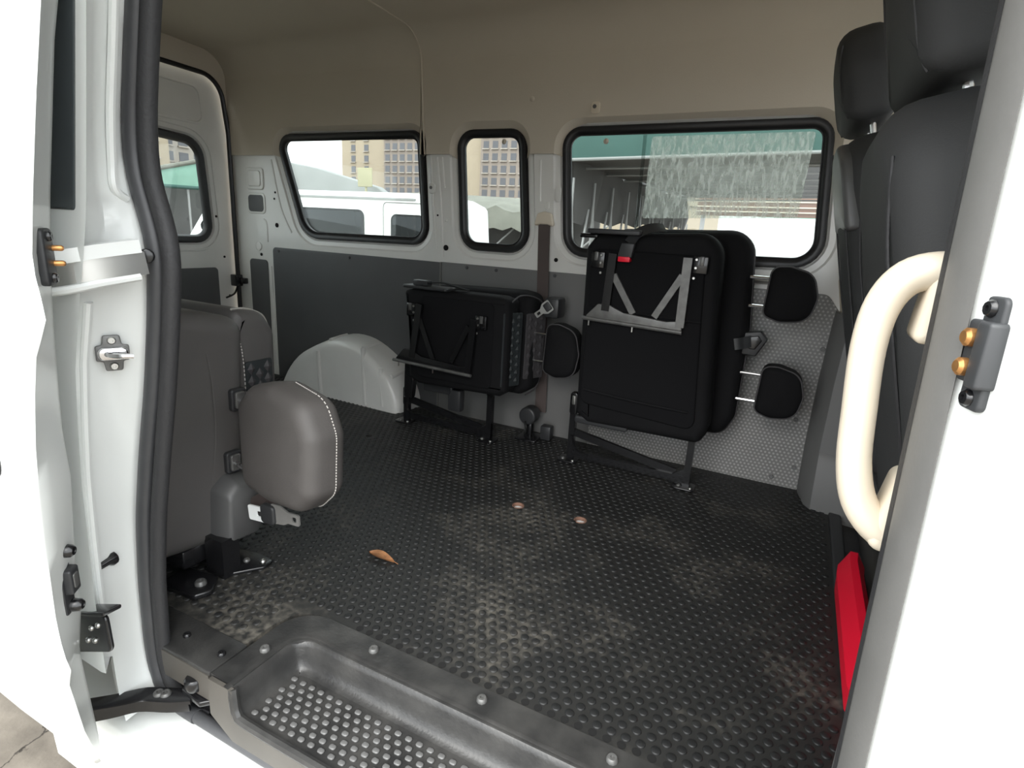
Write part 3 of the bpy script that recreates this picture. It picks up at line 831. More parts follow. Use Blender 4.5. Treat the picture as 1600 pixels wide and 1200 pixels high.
# rubber stop
b = MB(); b.lathe([(0.013, 0), (0.013, 0.006), (0.008, 0.012), (0.007, 0.028), (0.0035, 0.032)], (-1.018, 0.50, 0.213), (0.3, -0.95, 0.0), 14)
tag(b.build('rubber_stop', 'black'), 'small black rubber stop on the white jamb above the hinge bracket', 'stop')

# ---- sliding door, standing open behind the doorway
OUTL = [(-0.707, 0.346, 1.007), (-0.726, 0.339, 0.922), (-0.745, 0.332, 0.829), (-0.758, 0.328, 0.763), (-0.754, 0.326, 0.728), (-0.740, 0.325, 0.702), (-0.745, 0.324, 0.687), (-0.771, 0.322, 0.648), (-0.784, 0.320, 0.600), (-0.796, 0.317, 0.534), (-0.799, 0.315, 0.492), (-0.817, 0.318, 0.397), (-0.838, 0.323, 0.265), (-0.838, 0.325, 0.206), (-0.831, 0.328, 0.186), (-0.868, 0.337, 0.132), (-0.896, 0.357, 0.015), (-0.985, 0.410, -0.150)]
INL = [(-0.789, 0.408, 1.036), (-0.805, 0.400, 0.939), (-0.824, 0.392, 0.832), (-0.838, 0.388, 0.756), (-0.840, 0.386, 0.725), (-0.846, 0.381, 0.626), (-0.849, 0.376, 0.521), (-0.845, 0.376, 0.456), (-0.889, 0.382, 0.288), (-0.892, 0.384, 0.231), (-0.940, 0.392, 0.12), (-0.99, 0.420, -0.10), (-1.0, 0.424, -0.150)]
def prof_at(L, z, i):
    L = sorted(L, key=lambda p: p[2]); return interp(z, [p[2] for p in L], [p[i] for p in L])
zz = [-0.150 + (1.35 + 0.150) * i / 64 for i in range(65)]
rs = []
for z in zz:
    sx = max(0, z - 1.007) * 0.20; sy = max(0, z - 1.007) * 0.09; ux = max(0, z - 1.036) * 0.18
    ox, oy = prof_at(OUTL, z, 0) + sx, prof_at(OUTL, z, 1) + sy
    ix, iy = prof_at(INL, z, 0) + ux, prof_at(INL, z, 1) + sy
    rs.append([(-2.0, oy + 0.01, z), (ox - 0.25, oy - 0.003, z), (ox - 0.012, oy - 0.001, z), (ox - 0.002, oy + 0.002, z), (ox, oy + 0.008, z), (ix * 0.5 + ox * 0.5 + 0.003, iy * 0.5 + oy * 0.5, z), (ix, iy, z), (ix - 0.008, iy + 0.006, z), (-2.0, iy + 0.006, z)])
b = MB(); b.rings(rs)
door1 = struct(b.build('door_1', 'white', None, 60), 'white sliding side door standing open along the body')
b = MB(); b.slab(rpoly([(-1.9, 0.86), (-0.79, 0.86), (-0.75, 1.2), (-1.9, 1.2)], 0.05), 0.030, 0.003, FW(0.352)); b.build('door_window', 'darkglass', door1)
b = MB(); b.slab(rrect(-1.06, -0.865, 0.475, 0.535, 0.02), 0.02, 0.006, FW(0.322)); b.build('door_handle', 'darkplastic', door1)
ef = Frame((-0.80, 0.362, 0.758), (-0.79, 0.61, 0.0), (0, 0, 1))
cb = MB(); cb.slab(rrect(-0.018, 0.022, -0.033, 0.033, 0.008), 0.010, 0.003, ef); cbo = cb.build('contact_block', 'darkplastic', door1)
for dz in (-0.024, 0.024): screw('screw', cbo, ef.p(0.0, dz, 0.010), ef.n, 0.006, 'black')
for dz in (-0.008, 0.010):
    b = MB(); b.lathe([(0.0035, 0), (0.0035, 0.011), (0.002, 0.013)], ef.p(0.014, dz, 0.008), ef.n, 10); b.build('contact_pin', 'copper', cbo)
ef2 = Frame((-0.868, 0.358, 0.303), (-0.6, 0.8, 0.06), (0.06, -0.03, 1))
cb = MB(); cb.slab(rrect(-0.012, 0.012, -0.056, 0.056, 0.006), 0.006, 0.002, ef2); cbo = cb.build('latch_plate', 'darkplastic', door1)
b = MB(); b.slab(rrect(-0.008, 0.014, -0.022, 0.018, 0.004), 0.016, 0.003, ef2); lo = b.build('latch_mouth', 'darkplastic', cbo)
b = MB(); b.slab(rrect(-0.003, 0.008, -0.013, 0.010, 0.003), 0.0175, 0.0005, ef2)
b.build('slot', 'steel', cbo)
for dz in (-0.046, 0.046):
    b = MB(); b.lathe([(0.010, 0.0), (0.009, 0.012), (0.006, 0.016), (0.004, 0.016), (0.003, 0.012)], ef2.p(0.003, dz, 0.004), ef2.n, 14); b.build('buffer', 'black', cbo)
# hinge roller bracket between the door and the body
hb = thing('roller_bracket', 'black steel roller bracket reaching from the open door to the jamb', 'bracket')
hf = Frame((-0.985, 0.437, 0.115), (0.93, -0.02, 0.36), (-0.06, 0, 1))
b = MB(); b.slab(rpoly([(-0.08, -0.042), (0.07, -0.034), (0.07, 0.036), (-0.08, 0.034)], 0.012), 0.008, 0.003, hf); b.build('plate', 'black', hb)
b = MB(); b.slab(rpoly([(-0.05, 0.034), (0.07, 0.034), (0.072, 0.042), (-0.05, 0.042)], 0.003, 2), 0.030, 0.003, hf, c0=-0.02); b.build('flange', 'black', hb)
for a, c in ((0.02, 0.012), (0.045, 0.018), (0.0, -0.012), (0.025, -0.012)): screw('rivet', hb, hf.p(a, c, 0.008), hf.n, 0.005, 'zinc')
b = MB(); b.slab(rrect(-0.16, -0.06, -0.02, 0.06, 0.01), 0.004, 0.001, hf, c0=-0.012); b.build('back_plate', 'seal2', hb)
# lower roller arm
ar = thing('lower_roller_arm', 'black steel lower arm linking the open door to the sill track', 'arm')
pts = smooth_pts([(-1.02, 0.418, -0.048), (-1.005, 0.465, -0.068), (-0.985, 0.505, -0.078), (-0.942, 0.530, -0.080), (-0.905, 0.550, -0.076)], 4)
b = MB(); b.tube(pts, 1.0, prof=[(-0.017, -0.004), (0.017, -0.004), (0.017, 0.003), (0.013, 0.006), (-0.017, 0.005)], up=(0, 0, 1)); b.build('arm', 'black', ar)
b = MB(); b.tube([p + V(0, -0.012, -0.010) for p in pts], 1.0, prof=[(-0.003, -0.014), (0.003, -0.014), (0.003, 0.012), (-0.003, 0.012)], up=(0, 0, 1)); b.build('arm_web', 'black', ar)
for f in (0.64, 0.74):
    p = pts[int(f * (len(pts) - 1))]; b = MB(); b.lathe([(0.010, 0), (0.010, 0.004), (0.0075, 0.007), (0.004, 0.007), (0.004, 0.003)], p + V(0, 0, 0.004), (0, 0, 1), 14); b.build('bolt', 'steel', ar)
b = MB(); b.lathe([(0.016, -0.012), (0.018, -0.008), (0.018, 0.008), (0.015, 0.012), (0.006, 0.014)], (-0.90, 0.55, -0.042), (0, 0, 1), 16); b.build('roller', 'black', ar)
b = MB(); b.slab(rpoly([(-0.93, 0.54), (-0.87, 0.535), (-0.845, 0.56), (-0.88, 0.58), (-0.93, 0.57)], 0.006, 2), 0.012, 0.003, FZ(-0.075)); b.build('carrier', 'black', ar)
b = MB(); b.box(-1.00, -0.79, 0.565, 0.60, -0.135, -0.062, 0.003); struct(b.build('trim_7', 'black'), 'dark track pocket under the scuff strip')

# ---- near side, ahead of the doorway: B pillar and front door
b = MB(); rs = []
for z in [-0.36, -0.1, 0.1, 0.4, 0.7, 0.73, 0.74, 0.79, 0.80, 1.0, 1.3]:
    rs.append([(x - 0.026 * (z - 0.55), y, z) for x, y in ((0.28, 0.63), (0.135, 0.62), (0.120, 0.59), (0.112, 0.52), (0.1105, 0.486), (0.1165, 0.476), (0.1225, 0.470), (0.1265, 0.458), (0.130, 0.449), (0.142, 0.446), (0.165, 0.444), (0.34, 0.442))])
b.rings(rs, False, False, False)
bp_ = struct(b.build('wall_right_2', 'white', None, 45), 'white pillar ahead of the doorway')
b = MB(); b.rings([[(x - 0.026 * (z - 0.55), y, z) for x, y in ((0.104, 0.565), (0.1005, 0.545), (0.102, 0.536), (0.106, 0.545), (0.110, 0.565))] for z in (-0.13, 0.2, 0.6, 1.3)]); b.build('seal_lip', 'lip', bp_)
b = MB(); b.rings([[(x - 0.026 * (z - 0.55), y, z) for x, y in ((0.1025, 0.542), (0.1015, 0.525), (0.1035, 0.503), (0.1075, 0.485), (0.1105, 0.478), (0.113, 0.486), (0.114, 0.52), (0.111, 0.55))] for z in (-0.13, 0.2, 0.6, 1.3)]); b.build('door_seal', 'seal2', bp_, 60)
# contact block on the pillar
cf = Frame((0.1335, 0.466, 0.758), (0.55, -0.83, 0), (0.0, 0, 1))
bk = MB(); bk.slab(rrect(-0.010, 0.013, -0.038, 0.038, 0.005), 0.006, 0.002, Frame((0.1185, 0.472, 0.758), (0.30, -0.95, 0), (0, 0, 1))); 
cblk = bk.build('contact_block', 'contactgrey', bp_)
cf = Frame((0.1185, 0.472, 0.758), (0.30, -0.95, 0), (0, 0, 1)); cf.n = -abs(1) * cf.n if cf.n.x > 0 else cf.n
bk = MB(); bk.slab(rrect(-0.012, 0.006, -0.020, 0.022, 0.003), 0.010, 0.002, cf); bk.build('contact_housing', 'contactgrey', cblk)
bk = MB(); bk.slab(rrect(0.002, 0.016, -0.022, 0.022, 0.003), 0.013, 0.002, cf); bk.build('contact_guard', 'contactgrey', cblk)
for dz in (-0.010, 0.010):
    b = MB(); b.lathe([(0.0065, 0), (0.0062, 0.012), (0.004, 0.014)], cf.p(-0.004, dz, 0.002), cf.n, 12); b.build('contact_pad', 'copper', cblk)
for dz in (-0.030, 0.030): screw('screw', cblk, cf.p(0.001, dz, 0.005), cf.n, 0.006, 'black')
# front door skin
b = MB(); b.plate([(0.175, -0.36), (1.25, -0.36), (1.25, 1.30), (0.155, 1.30)], [rpoly([(0.32, 0.84), (1.05, 0.84), (0.95, 1.26), (0.32, 1.26)], 0.06)], FW(0.446), 0.010)
d3 = struct(b.build('door_3', 'white', None, 0), 'white closed front door of the van')
b = MB(); b.plate(rpoly([(0.30, 0.82), (1.07, 0.82), (0.97, 1.28), (0.30, 1.28)], 0.06), [], FW(0.450), 0.003); b.build('pane', 'glass', d3, 0)
# inner cover of the pillar that carries the grab handle
b = MB(); b.box(0.122, 0.30, 0.585, 0.64, -0.1, 1.3, 0.008); struct(b.build('trim_8', 'plastic'), 'grey inner cover of the pillar ahead of the doorway')
# grab handle
gh = thing('grab_handle', 'cream plastic grab handle curving from the doorway pillar', 'handle')
hp = smooth_pts([(0.128, 0.60, 0.800), (0.105, 0.60, 0.806), (0.082, 0.60, 0.799), (0.068, 0.60, 0.775), (0.064, 0.60, 0.735), (0.068, 0.60, 0.675), (0.073, 0.60, 0.625), (0.084, 0.60, 0.588), (0.104, 0.60, 0.566), (0.128, 0.60, 0.562)], 5)
prf = [(0.013 * math.cos(a) * (1 if abs(math.cos(a)) < 0.9 else 1), 0.021 * math.sin(a)) for a in [2 * math.pi * i / 14 for i in range(14)]]
n_ = len(hp); sc = [1.0 + 0.25 * abs(i / (n_ - 1) - 0.5) ** 2 * 4 for i in range(n_)]
b = MB(); b.tube(hp, [s for s in sc], prof=[(c * 1.12, s_ * 0.85) for c, s_ in prf], up=(0, -1, 0)); b.build('grip', 'cream', gh, 70)
b = MB(); b.slab(rpoly([(0.092, 0.745), (0.132, 0.745), (0.132, 0.818), (0.098, 0.818)], [0.008, 0.0, 0.0, 0.012]), 0.05, 0.008, FW(0.63)); b.build('upper_mount', 'cream', gh)
b = MB(); b.slab(rpoly([(0.094, 0.55), (0.132, 0.545), (0.132, 0.635), (0.106, 0.62)], [0.01, 0.0, 0.0, 0.012]), 0.05, 0.008, FW(0.63)); b.build('lower_mount', 'cream', gh)

# ---- cab: floor hump and seat bases
b = MB(); b.box(0.30, 1.25, 0.60, 1.98, -0.36, 0.22, 0.03); b.box(0.235, 0.33, 0.62, 1.97, -0.36, -0.03)
struct(b.build('cab_floor', 'darkplastic'), 'dark cab floor and hump under the front seats')
b = MB(); b.box(1.05, 1.4, 0.6, 2.05, 0.0, 0.72, 0.05); struct(b.build('dashboard', 'darkplastic'), 'dark dashboard ahead of the front seats')

# ================================================================== FOLDED SEATS AT THE FAR WALL
def bolt_row(name, parent, pts, r=0.006, m='zinc', ax=(0, -1, 0)):
    for p in pts: screw(name, parent, p, ax, r, m)

def dome_grid(mb, fr, x0, x1, z0, z1, nx, nz, h):
    """quilting: rows of little pyramids"""
    dx, dz = (x1 - x0) / nx, (z1 - z0) / nz
    for i in range(nx):
        for j in range(nz):
            ox = x0 + dx * (i + 0.5); oz = z0 + dz * (j + 0.5) + (dz / 2 if i % 2 else 0)
            if oz + dz / 2 > z1: continue
            vs = [fr.p(ox - dx / 2, oz, 0), fr.p(ox, oz - dz / 2, 0), fr.p(ox + dx / 2, oz, 0), fr.p(ox, oz + dz / 2, 0), fr.p(ox, oz, h)]
            mb.add(vs, [(0, 1, 4), (1, 2, 4), (2, 3, 4), (3, 0, 4)])

def headrest(parent, x0, x1, z0, z1, y0, t, post_x, m='blackcloth'):
    cz = (z0 + z1) / 2; h = (z1 - z0)
    o = rpoly([(x0, z0 + 0.10 * h), (x0 + 0.35 * (x1 - x0), z0), (x1 - 0.1 * (x1 - x0), z0 + 0.06 * h), (x1, cz), (x1 - 0.14 * (x1 - x0), z1 - 0.1 * h), (x0 + 0.4 * (x1 - x0), z1), (x0 + 0.05 * (x1 - x0), z1 - 0.02 * h)], [0.025, 0.05, 0.05, 0.05, 0.05, 0.04, 0.03], 5)
    b = MB(); b.slab(o, t, 0.022, FW(y0), 4, 0.006); hr = b.build('headrest', m, parent, 60)
    f = FW(y0)
    b = MB(); b.tube([f.p(a, c, t - 0.014) for a, c in offset(o, -0.0015)], 0.0028, 6, closed=True, up=(0, -1, 0)); b.build('piping', 'quiltgrey', hr)
    for dz in (-0.26, 0.26):
        b = MB(); b.tube([(post_x, y0 - t / 2, cz + dz * h), (x0 + 0.02, y0 - t / 2, cz + dz * h)], 0.0055, 8); b.build('headrest_post', 'chrome', parent)
    return hr

def leg_frame(parent, y, A, B, C_, D, foot_l, foot_r, br, m):
    """folded support frame on the underside: two arms, two braces, a foot rail"""
    b = MB(); b.bar((A[0], y, A[1]), (B[0], y, B[1]), 0.026, 0.016); b.build('frame_arm', 'black', parent)
    b = MB(); b.bar((C_[0], y, C_[1]), (D[0], y, D[1]), 0.026, 0.016); b.build('frame_arm', m, parent)
    for (p, q) in br:
        b = MB(); b.bar((p[0], y + 0.002, p[1]), (q[0], y + 0.002, q[1]), 0.020, 0.010); b.build('frame_brace', m, parent)
    b = MB(); b.slab(rpoly([(foot_l[0], foot_l[1]), (foot_r[0], foot_r[1]), (foot_r[0], foot_r[1] + 0.035), (foot_r[0] - 0.05, foot_r[1] + 0.028), (foot_l[0] + 0.13, foot_l[1] + 0.03), (foot_l[0] + 0.08, foot_l[1] + 0.05), (foot_l[0] + 0.045, foot_l[1] + 0.05)], 0.006, 2), 0.012, 0.002, FW(y + 0.006)); b.build('foot_rail', m, parent)
    b = MB(); b.tube([(foot_l[0] - 0.004, y - 0.006, foot_l[1]), (foot_r[0] + 0.002, y - 0.006, foot_r[1])], 0.0065, 8); b.build('foot_rod', 'steel', parent)
    for f in (0.06, 0.52):
        x = foot_l[0] + (foot_r[0] - foot_l[0]) * f; z = foot_l[1] + (foot_r[1] - foot_l[1]) * f
        b = MB(); b.tube([(x, y - 0.004, z), (x, y - 0.004, z - 0.022)], 0.003, 6); b.build('pin', 'zinc', parent)

def hinge_block(parent, x, z, y, s=1):
    b = MB(); b.box(x - 0.022, x + 0.022, y - 0.012, y + 0.02, z - 0.028, z + 0.022, 0.003); h = b.build('hinge_block', 'black', parent)
    b = MB(); b.box(x + s * 0.004 - 0.006, x + s * 0.004 + 0.006, y - 0.016, y - 0.01, z - 0.005, z + 0.022, 0.002); b.build('hinge_clip', 'steel', h)
    for dx, dz in ((-0.012, 0.012), (-0.012, -0.012), (-0.014, -0.042)): screw('bolt', h, (x + dx * s, y - 0.012, z + dz), (0, -1, 0), 0.0045, 'zinc')
    return h

def base_stand(parent, xl, xr, y, zl, zr, zd):
    """floor stand the folded seat hinges on"""
    for x, zt in ((xl, zl), (xr, zr)):
        b = MB(); b.tube([(x, y, 0.008), (x, y, zt - 0.05)], 1.0, prof=[(-0.011, -0.011), (0.011, -0.011), (0.011, 0.011), (-0.011, 0.011)], up=(0, -1, 0)); b.build('post', 'black', parent)
        b = MB(); b.slab(rrect(x - 0.015, x + 0.015, zt - 0.085, zt, 0.012), 0.026, 0.005, FW(y + 0.013)); p = b.build('pivot', 'black', parent)
        b = MB(); b.slab(rrect(x - 0.006, x + 0.006, zt - 0.045, zt - 0.012, 0.003), 0.004, 0.001, FW(y - 0.012)); b.build('pivot_catch', 'zinc', p)
        b = MB(); b.slab(rrect(x - 0.042, x + 0.030, y - 0.035, y + 0.03, 0.012), 0.008, 0.003, FZ(0.0026)); f = b.build('foot_plate', 'black', parent)
        screw('bolt', f, (x - 0.022, y - 0.016, 0.009), (0, 0, 1), 0.008, 'steel'); screw('bolt', f, (x + 0.018, y - 0.022, 0.009), (0, 0, 1), 0.006, 'zinc')
    b = MB(); b.bar((xl + 0.01, y - 0.004, 0.035), (xr - 0.01, y - 0.004, 0.032), 0.024, 0.014); b.build('cross_bar', 'black', parent)
    b = MB(); b.bar((xl + 0.005, y + 0.004, zd), (xr - 0.04, y + 0.004, 0.048), 0.026, 0.014); b.build('diagonal_bar', 'black', parent)
    pts = smooth_pts([(xl + 0.004, y - 0.012, zd - 0.01), (xl + 0.010, y - 0.012, zd - 0.045), (xl + 0.035, y - 0.012, 0.045), (xl + 0.07, y - 0.012, 0.04)], 4)
    b = MB(); b.tube(pts, 0.007, 6); b.build('gusset', 'black', parent)
    b = MB(); b.slab(rpoly([(xr + 0.011, 0.012), (xr + 0.011, 0.085), (xr - 0.012, 0.07), (xr - 0.05, 0.045), (xr - 0.06, 0.012)], 0.004, 2), 0.012, 0.002, FW(y + 0.002)); b.build('gusset', 'black', parent)

# ---- double seat folded against the wall
s3 = thing('folding_double_seat', 'tall black folding seat flipped up against the wall with two headrests', 'seat', loc=(0, 0, 0))
FO = rpoly([(-0.628, 0.215), (-0.585, 0.185), (-0.205, 0.19), (-0.185, 0.25), (-0.222, 0.845), (-0.605, 0.825), (-0.640, 0.78)], [0.02, 0.02, 0.03, 0.05, 0.075, 0.03, 0.02], 7)
b = MB(); b.slab(FO, 0.115, 0.028, FW(1.915), 4, 0.0); b.build('seat_cushion', 'blackcloth', s3, 60)
b = MB(); b.slab(rpoly([(-0.612, 0.26), (-0.225, 0.235), (-0.262, 0.775), (-0.612, 0.775)], 0.03, 5), 0.010, 0.006, FW(1.802), 3, 0.006); un = b.build('underside_cover', 'blackcloth2', s3, 60)
for z in (0.30, 0.585):
    b = MB(); b.tube(smooth_pts([(-0.60, 1.788, z + 0.01), (-0.42, 1.784, z), (-0.25, 1.788, z - 0.006)], 4), 0.004, 6); b.build('cover_seam', 'blackcloth', un)
b = MB(); b.slab(rpoly([(-0.60, 0.195), (-0.155, 0.19), (-0.122, 0.26), (-0.120, 0.55), (-0.150, 0.855), (-0.58, 0.84)], [0.03, 0.05, 0.06, 0.1, 0.075, 0.03], 7), 0.125, 0.035, FW(2.055), 4); bk3 = b.build('backrest', 'blackcloth', s3, 60)
b = MB(); b.tube([FW(1.965).p(a, c) for a, c in rpoly([(-0.60, 0.195), (-0.155, 0.19), (-0.122, 0.26), (-0.120, 0.55), (-0.150, 0.855), (-0.58, 0.84)], [0.03, 0.05, 0.06, 0.1, 0.075, 0.03], 7)], 0.003, 6, closed=True, up=(0, -1, 0)); b.build('piping', 'quiltgrey', bk3)
b = MB(); b.tube([FW(1.872).p(a, c) for a, c in offset(FO, 0.0)], 0.0028, 6, closed=True, up=(0, -1, 0)); b.build('piping', 'blackcloth2', s3)
headrest(s3, -0.092, 0.054, 0.59, 0.760, 1.995, 0.09, -0.15)
headrest(s3, -0.070, 0.067, 0.285, 0.455, 1.995, 0.09, -0.15)
leg_frame(s3, 1.775, (-0.537, 0.765), (-0.545, 0.585), (-0.308, 0.768), (-0.307, 0.56), (-0.615, 0.555), (-0.300, 0.545), (((-0.530, 0.70), (-0.455, 0.585)), ((-0.318, 0.715), (-0.388, 0.582))), 'steel')
hinge_block(s3, -0.272, 0.752, 1.79); hinge_block(s3, -0.588, 0.745, 1.79, -1)
# floor stand
base_stand(s3, -0.659, -0.236, 1.885, 0.268, 0.272, 0.115)
b = MB(); b.slab(rrect(-0.63, -0.44, 0.178, 0.205, 0.01), 0.05, 0.006, FW(1.86)); b.build('lower_tray', 'darkplastic', s3)
# latch plate and strap at the top corner
b = MB(); b.slab(rrect(-0.63, -0.455, 1.765, 1.86, 0.01), 0.016, 0.004, FZ(0.822)); b.build('latch_plate', 'darkplastic', s3)
b = MB(); b.slab(rrect(-0.665, -0.60, 1.80, 1.84, 0.008), 0.014, 0.004, FZ(0.808)); b.build('latch_lever', 'black', s3)
b = MB(); b.slab(rpoly([(-0.523, 0.752), (-0.477, 0.755), (-0.47, 0.80), (-0.512, 0.80)], 0.004, 2), 0.02, 0.004, FW(1.785)); bu = b.build('belt_buckle', 'darkplastic', s3)
b = MB(); b.slab(rrect(-0.519, -0.481, 0.742, 0.758, 0.003, 2), 0.022, 0.002, FW(1.786)); b.build('release_button', 'red', bu)
b = MB(); b.tube(smooth_pts([(-0.49, 1.775, 0.80), (-0.47, 1.785, 0.83), (-0.43, 1.80, 0.848), (-0.40, 1.83, 0.85)], 4), 1.0, prof=[(-0.018, -0.0015), (0.018, -0.0015), (0.018, 0.0015), (-0.018, 0.0015)], up=(0, -0.8, 0.6)); b.build('strap', 'darkplastic', s3)
# belt guide on the backrest edge
b = MB(); b.slab(rpoly([(-0.14, 0.545), (-0.085, 0.555), (-0.062, 0.53), (-0.09, 0.472), (-0.14, 0.475)], 0.006, 2), 0.03, 0.005, FW(1.97)); bg = b.build('belt_guide', 'darkplastic', s3)
b = MB(); b.slab(rpoly([(-0.115, 0.535), (-0.09, 0.54), (-0.078, 0.525), (-0.095, 0.495), (-0.115, 0.495)], 0.004, 2), 0.033, 0.003, FW(1.97)); b.build('guide_face', 'black', bg)
b = MB(); b.tube(smooth_pts([(-0.155, 1.90, 0.51), (-0.135, 1.905, 0.515), (-0.11, 1.94, 0.52)], 3), 1.0, prof=[(-0.018, -0.002), (0.018, -0.002), (0.018, 0.002), (-0.018, 0.002)], up=(0, -1, 0)); b.build('belt_strap', 'darkplastic', s3)

# ---- single seat folded against the wall
s2 = thing('folding_single_seat', 'short black folding seat with quilted side flipped up beside the wheel arch', 'seat')
FO = rpoly([(-1.345, 0.225), (-1.30, 0.205), (-0.935, 0.215), (-0.905, 0.235), (-0.905, 0.575), (-0.95, 0.585), (-1.30, 0.585), (-1.37, 0.57), (-1.345, 0.40)], [0.02, 0.02, 0.0, 0.015, 0.02, 0.0, 0.02, 0.015, 0.05], 6)
b = MB(); b.slab(FO, 0.095, 0.022, FW(1.90), 4); cu = b.build('seat_cushion', 'blackcloth', s2, 50)
b = MB(); b.slab(rpoly([(-1.30, 0.20), (-0.90, 0.205), (-0.852, 0.235), (-0.862, 0.59), (-0.93, 0.60), (-1.30, 0.59)], [0.03, 0.03, 0.05, 0.05, 0.03, 0.03], 6), 0.125, 0.03, FW(2.03), 4); bk2 = b.build('backrest', 'blackcloth', s2, 50)
b = MB(); b.slab(rpoly([(-1.30, 0.24), (-0.965, 0.24), (-0.965, 0.56), (-1.28, 0.56)], 0.02, 4), 0.006, 0.004, FW(1.806)); b.build('underside_cover', 'blackcloth2', s2, 50)
def side_panel(p0, p1, z0, z1, nx, nz, h, m, par):
    d = Vector((p1[0] - p0[0], p1[1] - p0[1], 0)); L_ = d.length; fq = Frame((p0[0], p0[1], 0), d, (0, 0, 1))
    q = MB(); q.slab(rrect(0, L_, z0, z1, 0.006), 0.006, 0.002, fq, c0=-0.003); dome_grid(q, Frame(fq.p(0, 0, 0.0025), d, (0, 0, 1)), 0.004, L_ - 0.004, z0 + 0.005, z1 - 0.005, nx, nz, h); return q.build('quilted_panel', m, par, 0)
side_panel((-0.925, 1.803), (-0.886, 1.878), 0.255, 0.53, 3, 9, 0.006, 'quilt', cu)
side_panel((-0.878, 1.895), (-0.836, 1.975), 0.275, 0.525, 3, 7, 0.004, 'quiltgrey', bk2)
b = MB(); b.tube(smooth_pts([(-0.895, 1.806, 0.572), (-0.885, 1.85, 0.592), (-0.865, 1.92, 0.585), (-0.852, 1.985, 0.55), (-0.848, 2.0, 0.45), (-0.848, 2.0, 0.32), (-0.86, 1.985, 0.23), (-0.88, 1.93, 0.205)], 4), 0.003, 6); b.build('piping', 'quiltgrey', s2)
headrest(s2, -0.805, -0.665, 0.298, 0.500, 1.975, 0.085, -0.87)
leg_frame(s2, 1.775, (-1.268, 0.53), (-1.300, 0.32), (-1.029, 0.50), (-1.048, 0.30), (-1.385, 0.298), (-1.034, 0.288), (((-1.272, 0.478), (-1.206, 0.325)), ((-1.052, 0.47), (-1.125, 0.325))), 'black')
hinge_block(s2, -1.008, 0.49, 1.795); hinge_block(s2, -1.315, 0.505, 1.795, -1)
base_stand(s2, -1.405, -1.005, 1.885, 0.16, 0.27, 0.105)
b = MB(); b.slab(rpoly([(-1.40, 0.12), (-1.395, 0.30), (-1.365, 0.31), (-1.35, 0.2), (-1.36, 0.12)], 0.01, 3), 0.03, 0.006, FW(1.88)); b.build('side_arm', 'black', s2)
b = MB(); b.slab(rrect(-1.31, -1.17, 0.165, 0.215, 0.01), 0.04, 0.006, FW(1.90)); b.build('lower_tray', 'darkplastic', s2)
b = MB(); b.box(-1.19, -1.13, 1.86, 1.90, 0.10, 0.19, 0.01); b.build('motor_housing', 'darkplastic', s2)
b = MB(); b.slab(rrect(-1.36, -1.16, 1.785, 1.86, 0.01), 0.012, 0.004, FZ(0.583)); b.build('latch_plate', 'darkplastic', s2)
b = MB(); b.box(-1.32, -1.255, 1.80, 1.835, 0.595, 0.615, 0.003); bu = b.build('belt_buckle', 'darkplastic', s2)
b = MB(); b.tube(smooth_pts([(-1.255, 1.815, 0.606), (-1.20, 1.82, 0.612), (-1.15, 1.835, 0.602), (-1.10, 1.85, 0.59)], 4), 1.0, prof=[(-0.012, -0.0015), (0.012, -0.0015), (0.012, 0.0015), (-0.012, 0.0015)], up=(0, 0, 1)); b.build('strap', 'blackcloth', s2)
# belt retractor and tongue at the seat's upper corner
b = MB(); b.box(-0.835, -0.775, 1.945, 2.02, 0.51, 0.585, 0.012); rt = b.build('belt_retractor', 'darkplastic', s2)
tf = Frame((-0.822, 1.932, 0.545), (-0.75, -0.1, -0.65), (0.65, 0, -0.75))
b = MB(); b.plate(rpoly([(-0.028, -0.022), (0.0, -0.022), (0.016, -0.010), (0.044, -0.011), (0.044, 0.011), (0.016, 0.010), (0.0, 0.022), (-0.028, 0.022)], 0.004, 2), [rrect(0.022, 0.036, -0.005, 0.005, 0.001, 1)], tf, 0.004); b.build('belt_tongue', 'zinc', s2)
b = MB(); b.slab(rrect(-0.026, 0.0, -0.016, 0.016, 0.006), 0.014, 0.004, tf, c0=-0.004); b.build('tongue_grip', 'darkplastic', s2)

# ---- floor belt buckle beside the single seat
fb = thing('floor_belt_retractor', 'black seat belt retractor bolted to the floor at the wall', 'retractor')
b = MB(); b.slab(circ(-0.885, 0.105, 0.036, 20), 0.06, 0.008, FW(2.03)); b.build('spool_cover', 'darkplastic', fb)
b = MB(); b.box(-0.90, -0.87, 1.985, 2.02, 0.0025, 0.075, 0.004); b.build('bracket', 'black', fb)
b = MB(); b.tube(smooth_pts([(-0.89, 1.966, 0.085), (-0.882, 1.963, 0.06), (-0.884, 1.966, 0.035)], 3), 0.006, 6); b.build('lever', 'chrome', fb)
b = MB(); b.box(-0.93, -0.84, 1.96, 2.06, 0.0025, 0.012, 0.004); b.build('base_plate', 'black', fb)
b = MB(); b.box(-0.845, -0.80, 2.02, 2.06, 0.0025, 0.06, 0.006); b.build('anchor', 'darkplastic', fb)

